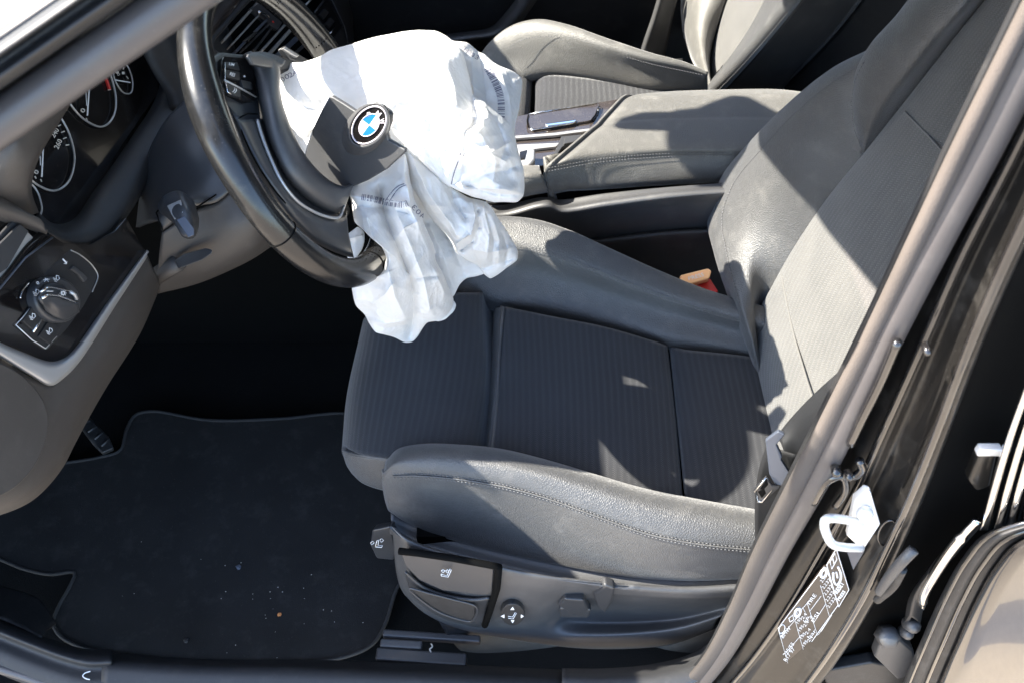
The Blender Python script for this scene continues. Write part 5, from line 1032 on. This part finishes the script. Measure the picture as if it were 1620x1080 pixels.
# ================================================================ belt buckle
bk = thing('belt_buckle', (.30, .17, .33), 'sunlit orange red seat belt buckle between driver seat and console', 'buckle')
slab('buckle_body', R('z', [.37, .37, .375, .375], (1070, 450), (1124, 440), (1138, 462), (1080, 478)), (0, -.3, 1), .09, mt['red'], bk, bevel=.003)
slab('buckle_button', R('z', .386, (1076, 435), (1120, 424), (1126, 428), (1123, 440), (1084, 452), (1077, 448)), (0, -.25, 1), .016, mt['buckle_sunlit'], bk, bevel=.003, seg=3)
mb = MB(); mb.add(*text_geo('PRESS', (1090, 444), (1114, 437), 6, lambda x, y: pt('z', x, y, .3868), .0)); mb.build('button_print', mt['white'], bk, smooth=False)

# ================================================================ driver's belt beside the pillar
blt = thing('seat_belt', (.38, -.34, .4), 'black seat belt webbing with grey tongue hanging beside the door pillar', 'seat belt')
loft('webbing', [np.array([pt('y', *p) for p in r]) for r in (
    [(1345, 572, -.33), (1310, 602, -.325), (1275, 635, -.32), (1245, 668, -.315), (1228, 690, -.32)], [(1350, 585, -.345), (1318, 615, -.34), (1284, 650, -.335), (1254, 684, -.33), (1236, 702, -.335)],
    [(1365, 620, -.365), (1330, 660, -.36), (1300, 700, -.355), (1268, 735, -.35), (1250, 752, -.355)], [(1370, 670, -.37), (1340, 710, -.37), (1310, 750, -.365), (1280, 780, -.36), (1260, 790, -.365)])], mt['belt'], blt, nu=40, nv=24, t=.0014)
loft('webbing', [np.array([pt('y', *p) for p in r]) for r in ([(1212, 705, -.33), (1202, 735, -.335), (1196, 770, -.335), (1194, 800, -.335), (1194, 850, -.33)], [(1260, 720, -.35), (1255, 760, -.35), (1250, 800, -.35), (1245, 830, -.345), (1240, 870, -.34)])], mt['belt'], blt, nu=30, nv=8, t=.0014)
NT_ = np.array((-.2, -.9, .4))
slab('belt_tongue', R('y', [-.350, -.349, -.352, -.356, -.362, -.364, -.366, -.360, -.358, -.356, -.352], (1211, 697), (1231, 682), (1242, 687), (1229, 703), (1238, 722), (1236, 726), (1252, 752), (1238, 768), (1226, 766), (1217, 750), (1214, 722)), NT_, .006, mt['bluegrey'], blt, bevel=.0018)
slab('tongue_plate', R('y', [-.352, -.356, -.362, -.362, -.358, -.354], (1192, 776), (1212, 754), (1222, 768), (1234, 770), (1206, 796), (1198, 796)), NT_, .005, mt['plastic_smooth'], blt, bevel=.0012)
tube('plate_rim', R('y', [-.3535, -.3575, -.3605, -.3585, -.3555], (1194, 776), (1213, 755), (1223, 772), (1206, 793), (1199, 792)), .0014, mt['chrome'], blt, n=6, closed=True)
slab('tongue_slot', R('y', [-.3545, -.3585, -.361, -.358], (1199, 777), (1212, 760), (1219, 772), (1205, 787)), NT_, .002, mt['void'], blt, bevel=0)

# ================================================================ passenger seat
ps = thing('passenger_seat', (.2, .72, .05), 'dusty black passenger seat beyond the centre console', 'car seat')
pcr = R('z', [.36, .40, .425, .44, .445, .44, .43, .42, .41], (752, 100), (775, 68), (808, 42), (850, 31), (900, 40), (960, 61), (1030, 84), (1085, 99), (1116, 112))
pB = [shift(pcr, 0, .05, -.14), shift(pcr, 0, .02, -.03), pcr,
    R('z', [.355, .395, .42, .435, .44, .436, .426, .416, .406], (758, 112), (785, 78), (818, 56), (853, 48), (900, 55), (960, 74), (1030, 94), (1085, 106), (1118, 118)),
    R('z', [.35, .375, .39, .40, .405, .402, .395, .39, .385], (770, 128), (800, 100), (830, 88), (860, 84), (905, 88), (962, 100), (1030, 113), (1085, 120), (1119, 126)),
    R('z', [.34, .35, .355, .36, .362, .362, .36, .358, .355], (790, 146), (815, 130), (838, 122), (866, 118), (908, 121), (964, 129), (1030, 140), (1085, 140), (1120, 142)),
    R('z', [.32, .325, .33, .333, .335, .335, .335, .335, .335], (796, 160), (820, 142), (842, 130), (866, 125), (908, 128), (964, 137), (1030, 148), (1085, 150), (1120, 150))]
loft('side_bolster', pB, mt['leather_dusty'], ps, nu=60, nv=50, t=.008)
stitches('stitching', R('z', [.41, .425, .433, .431, .425, .418, .41], (800, 78), (826, 64), (862, 58), (905, 63), (962, 82), (1032, 102), (1112, 119)), mt['stitch'], ps)
loft('seat_cushion', [R('z', .32, (846, 132), (846, 160), (842, 230)), R('z', .345, (850, 128), (850, 160), (846, 230)), R('z', .36, (866, 120), (866, 160), (864, 230)), R('z', .36, (960, 128), (962, 170), (962, 230)), R('z', .35, (1100, 146), (1110, 190), (1110, 230))], mt['fabric'], ps, nu=30, nv=40, t=.02)
loft('thigh_pad', [R('z', .32, (842, 130), (840, 160), (836, 230)), R('z', .345, (838, 124), (836, 160), (830, 230)), R('z', .36, (820, 116), (816, 160), (810, 230)), R('z', .35, (775, 112), (765, 160), (758, 230)), R('z', .30, (750, 118), (742, 160), (738, 230))], mt['fabric'], ps, nu=30, nv=30, t=.02)
PL['q'] = Plane((.47, .7, .36), NB)
def Q(h, *pts): return np.array([PL['q'].at(x, y, h) for x, y in pts])
loft('backrest_bolster', [Q(.0, (1118, 140), (1092, 90), (1078, 40), (1074, -10), (1080, -60)), Q(.05, (1122, 138), (1098, 88), (1086, 40), (1083, -10), (1090, -60)), Q(.05, (1124, 134), (1112, 85), (1108, 40), (1112, -10), (1125, -60)), Q(.005, (1124, 128), (1124, 90), (1134, 45), (1152, -10), (1175, -60))], mt['leather_dusty'], ps, nu=30, nv=30, t=.01)
loft('backrest', [Q(-.01, (1122, 130), (1122, 90), (1132, 45), (1150, -10), (1172, -60)), Q(.014, (1128, 128), (1134, 90), (1146, 45), (1166, -10), (1190, -60)), Q(.014, (1130, 130), (1160, 90), (1190, 45), (1222, -10), (1250, -60)), Q(.0, (1126, 136), (1168, 90), (1205, 45), (1240, -10), (1270, -60))], mt['fabric_back'], ps, nu=40, nv=30, t=.01)
nbp = [Q(.005, (1112, 142), (1150, 96), (1184, 45), (1212, -10), (1236, -60)), Q(.05, (1112, 144), (1152, 98), (1192, 45), (1226, -10), (1254, -60)), Q(.062, (1120, 146), (1164, 98), (1210, 45), (1252, -10), (1282, -60)), Q(.05, (1132, 148), (1180, 98), (1226, 45), (1270, -10), (1304, -60)), Q(.03, (1142, 148), (1188, 98), (1232, 46), (1276, -10), (1310, -60))]
loft('backrest_bolster', nbp, mt['leather'], ps, nu=40, nv=36, t=.006)
for k in (0, 1): stitches('stitching', nbp[3] * (1 - .3 * k) + nbp[4] * .3 * k + np.array((-.001, -.001, 0)), mt['stitch'], ps)
loft('backrest_side', [nbp[4], Q(-.06, (1200, 150), (1250, 98), (1298, 46), (1342, -10), (1376, -60)), Q(-.12, (1232, 150), (1280, 98), (1328, 46), (1370, -10), (1405, -60))], mt['plastic_dark'], ps, nu=30, nv=20, t=.006)
tube('shell_edge', cr(Q(-.11, (1222, 148), (1274, 98), (1322, 46), (1366, -10), (1400, -60)), 30), .006, mt['plastic_smooth'], ps, n=8)
loft('back_shell', [Q(-.12, (1232, 150), (1280, 98), (1328, 46), (1370, -10), (1405, -60)), Q(-.16, (1320, 150), (1370, 98), (1420, 46), (1460, -10), (1500, -60))], mt['plastic_dark'], ps, nu=30, nv=10, t=.006)
MB().box((.2, .64, .12), (.26, 0, 0), (0, .05, 0), (0, 0, .12)).build('seat_base', mt['void'], ps, smooth=False)

# ================================================================ passenger door
pd_ = thing('passenger_door', (0, 1.12, .2), 'dark inner panel of the passenger door across the cabin', 'car door')
def D(y, *pts): return R('y', y, *pts)
loft('door_panel', [np.array([(x, 1.14, 1.0) for x in (-1.3, -.5, .3, 1.0)]), np.array([(x, 1.12, .85) for x in (-1.3, -.5, .3, 1.0)]), np.array([(x, 1.10, .60) for x in (-1.3, -.5, .3, 1.0)]), np.array([(x, 1.11, .2) for x in (-1.3, -.5, .3, 1.0)]), np.array([(x, 1.12, -.03) for x in (-1.3, -.5, .3, 1.0)])], mt['plastic_dark'], pd_, nu=20, nv=30, t=.02)
loft('door_pocket', [D(1.09, (520, 78), (640, 62), (740, 50), (775, 44), (800, 20), (830, -20)), D(1.05, (520, 84), (640, 67), (742, 55), (783, 48), (808, 24), (838, -20)), D(1.04, (520, 92), (640, 74), (745, 62), (790, 54), (818, 28), (848, -18)), D(1.07, (520, 104), (640, 84), (750, 72), (798, 62), (826, 34), (858, -12))], mt['plastic'], pd_, nu=40, nv=24, t=.01)
loft('door_edge', [D(1.02, (1004, 110), (1016, 70), (1030, 30), (1042, -10)), D(1.0, (1010, 110), (1022, 70), (1036, 30), (1048, -10)), D(1.02, (1046, 112), (1056, 70), (1064, 30), (1074, -10))], mt['plastic'], pd_, nu=20, nv=14, t=.01)
tube('seat_bracket', D(.98, (1020, 96), (1044, 104), (1062, 98), (1080, 96)), .005, mt['plastic_smooth'], pd_, n=8)

# ================================================================ floor mat and what lies on it
E0 = [(-60, 860), (0, 884), (40, 900), (80, 908), (118, 905), (112, 924), (92, 960), (84, 985), (96, 1006), (126, 1022), (160, 1031), (300, 1046), (440, 1048), (540, 1040), (590, 1018), (610, 985), (628, 930), (660, 880), (660, 700), (560, 655), (440, 662), (330, 664), (240, 650), (214, 656), (200, 680), (190, 712), (160, 722), (60, 740), (-60, 780)]
omat = slab('floor_mat', cr(R('z', .006, *E0), 160, True), (0, 0, 1), .010, mt['mat'], bevel=.003)
tag(omat, 'black carpet mat with bound edge lying in the driver footwell', 'floor mat')
tube('mat_binding', cr(R('z', .007, *E0), 200, True), .0030, mt['binding'], omat, n=8, closed=True)
def crumb(name, x, y, r, mat, label, cat, seed, z=.008, n=9):
    rs = np.random.RandomState(seed); c = pt('z', x, y, z)
    bm = bmesh.new(); bmesh.ops.create_icosphere(bm, subdivisions=2, radius=r)
    for v in bm.verts: v.co *= .7 + .6 * rs.rand(); v.co.z *= .5
    me = bpy.data.meshes.new(name); bm.to_mesh(me); bm.free()
    o = put(name, me, mt[mat], smooth=False); o.location = c; return tag(o, label, cat)
crumb('fluff', 377, 896, .0045, 'bluegrey', 'pale blue grey scrap of fluff on the middle of the floor mat', 'fluff', 1)
crumb('crumb', 442, 971, .0036, 'rust', 'orange crumb on the floor mat', 'crumb', 2)
crumb('dirt_spot', 294, 1012, .0045, 'rubber', 'dull grey lump near the sill edge of the floor mat', 'dirt', 3)
mb = MB(); rs = np.random.RandomState(8)
for k in range(30):
    x, y = (rs.normal(430, 60), rs.normal(955, 40)) if k < 22 else (rs.uniform(130, 590), rs.uniform(780, 1035))
    c = pt('z', x, y, .0075); r_ = rs.uniform(.0004, .0011); V = np.array([(1, 0, 0), (-1, 0, 0), (0, 1, 0), (0, -1, 0), (0, 0, 1), (0, 0, -1)]) * r_ + c
    mb.add(V, [(0, 2, 4), (2, 1, 4), (1, 3, 4), (3, 0, 4), (2, 0, 5), (1, 2, 5), (3, 1, 5), (0, 3, 5)])
gr = mb.build('grit', mt['grit'], smooth=False); tag(gr, kind='stuff')

# rear view mirror above the frame; its shadow falls on the armrest
mir = thing('rear_view_mirror', (-.27, .40, 1.16), 'black rear view mirror hanging from the windscreen above the armrest', 'mirror')
def back_to(z, *pts):     # where the edges seen as shadow on the armrest must hang
    out = []
    for x, y in pts:
        p_ = pt('z', x, y, .465); out.append(p_ + np.array(SUN) * ((z - p_[2]) / SUN.z))
    return np.array(out)
slab('overhead_shade_plate', back_to(1.30, (1085, 210), (1082, 245), (1105, 275), (1230, 285), (1300, 215), (1180, 148), (1130, 172), (1090, 176)), (0, 0, -1), -.03, mt['plastic_dark'], car, bevel=.004)  # added unseen plate, outline shaped to cast the broad shadow on the armrest
mp = back_to(1.17, (1002, 190), (998, 204), (1006, 209), (1100, 212), (1104, 178), (1040, 179))
mir.location = mp.mean(0)
slab('mirror_housing', mp, (0, 0, -1), -.03, mt['plastic_dark'], mir, bevel=.006, seg=3)
mc = mp[3] * .5 + mp[4] * .5
MB().tube([mc + np.array((0, 0, .02)), mc + np.array((.0, 0, .08)), mc + np.array((-.02, 0, .12))], [.012, .014, .02], 10).build('mirror_stem', mt['plastic_dark'], mir)
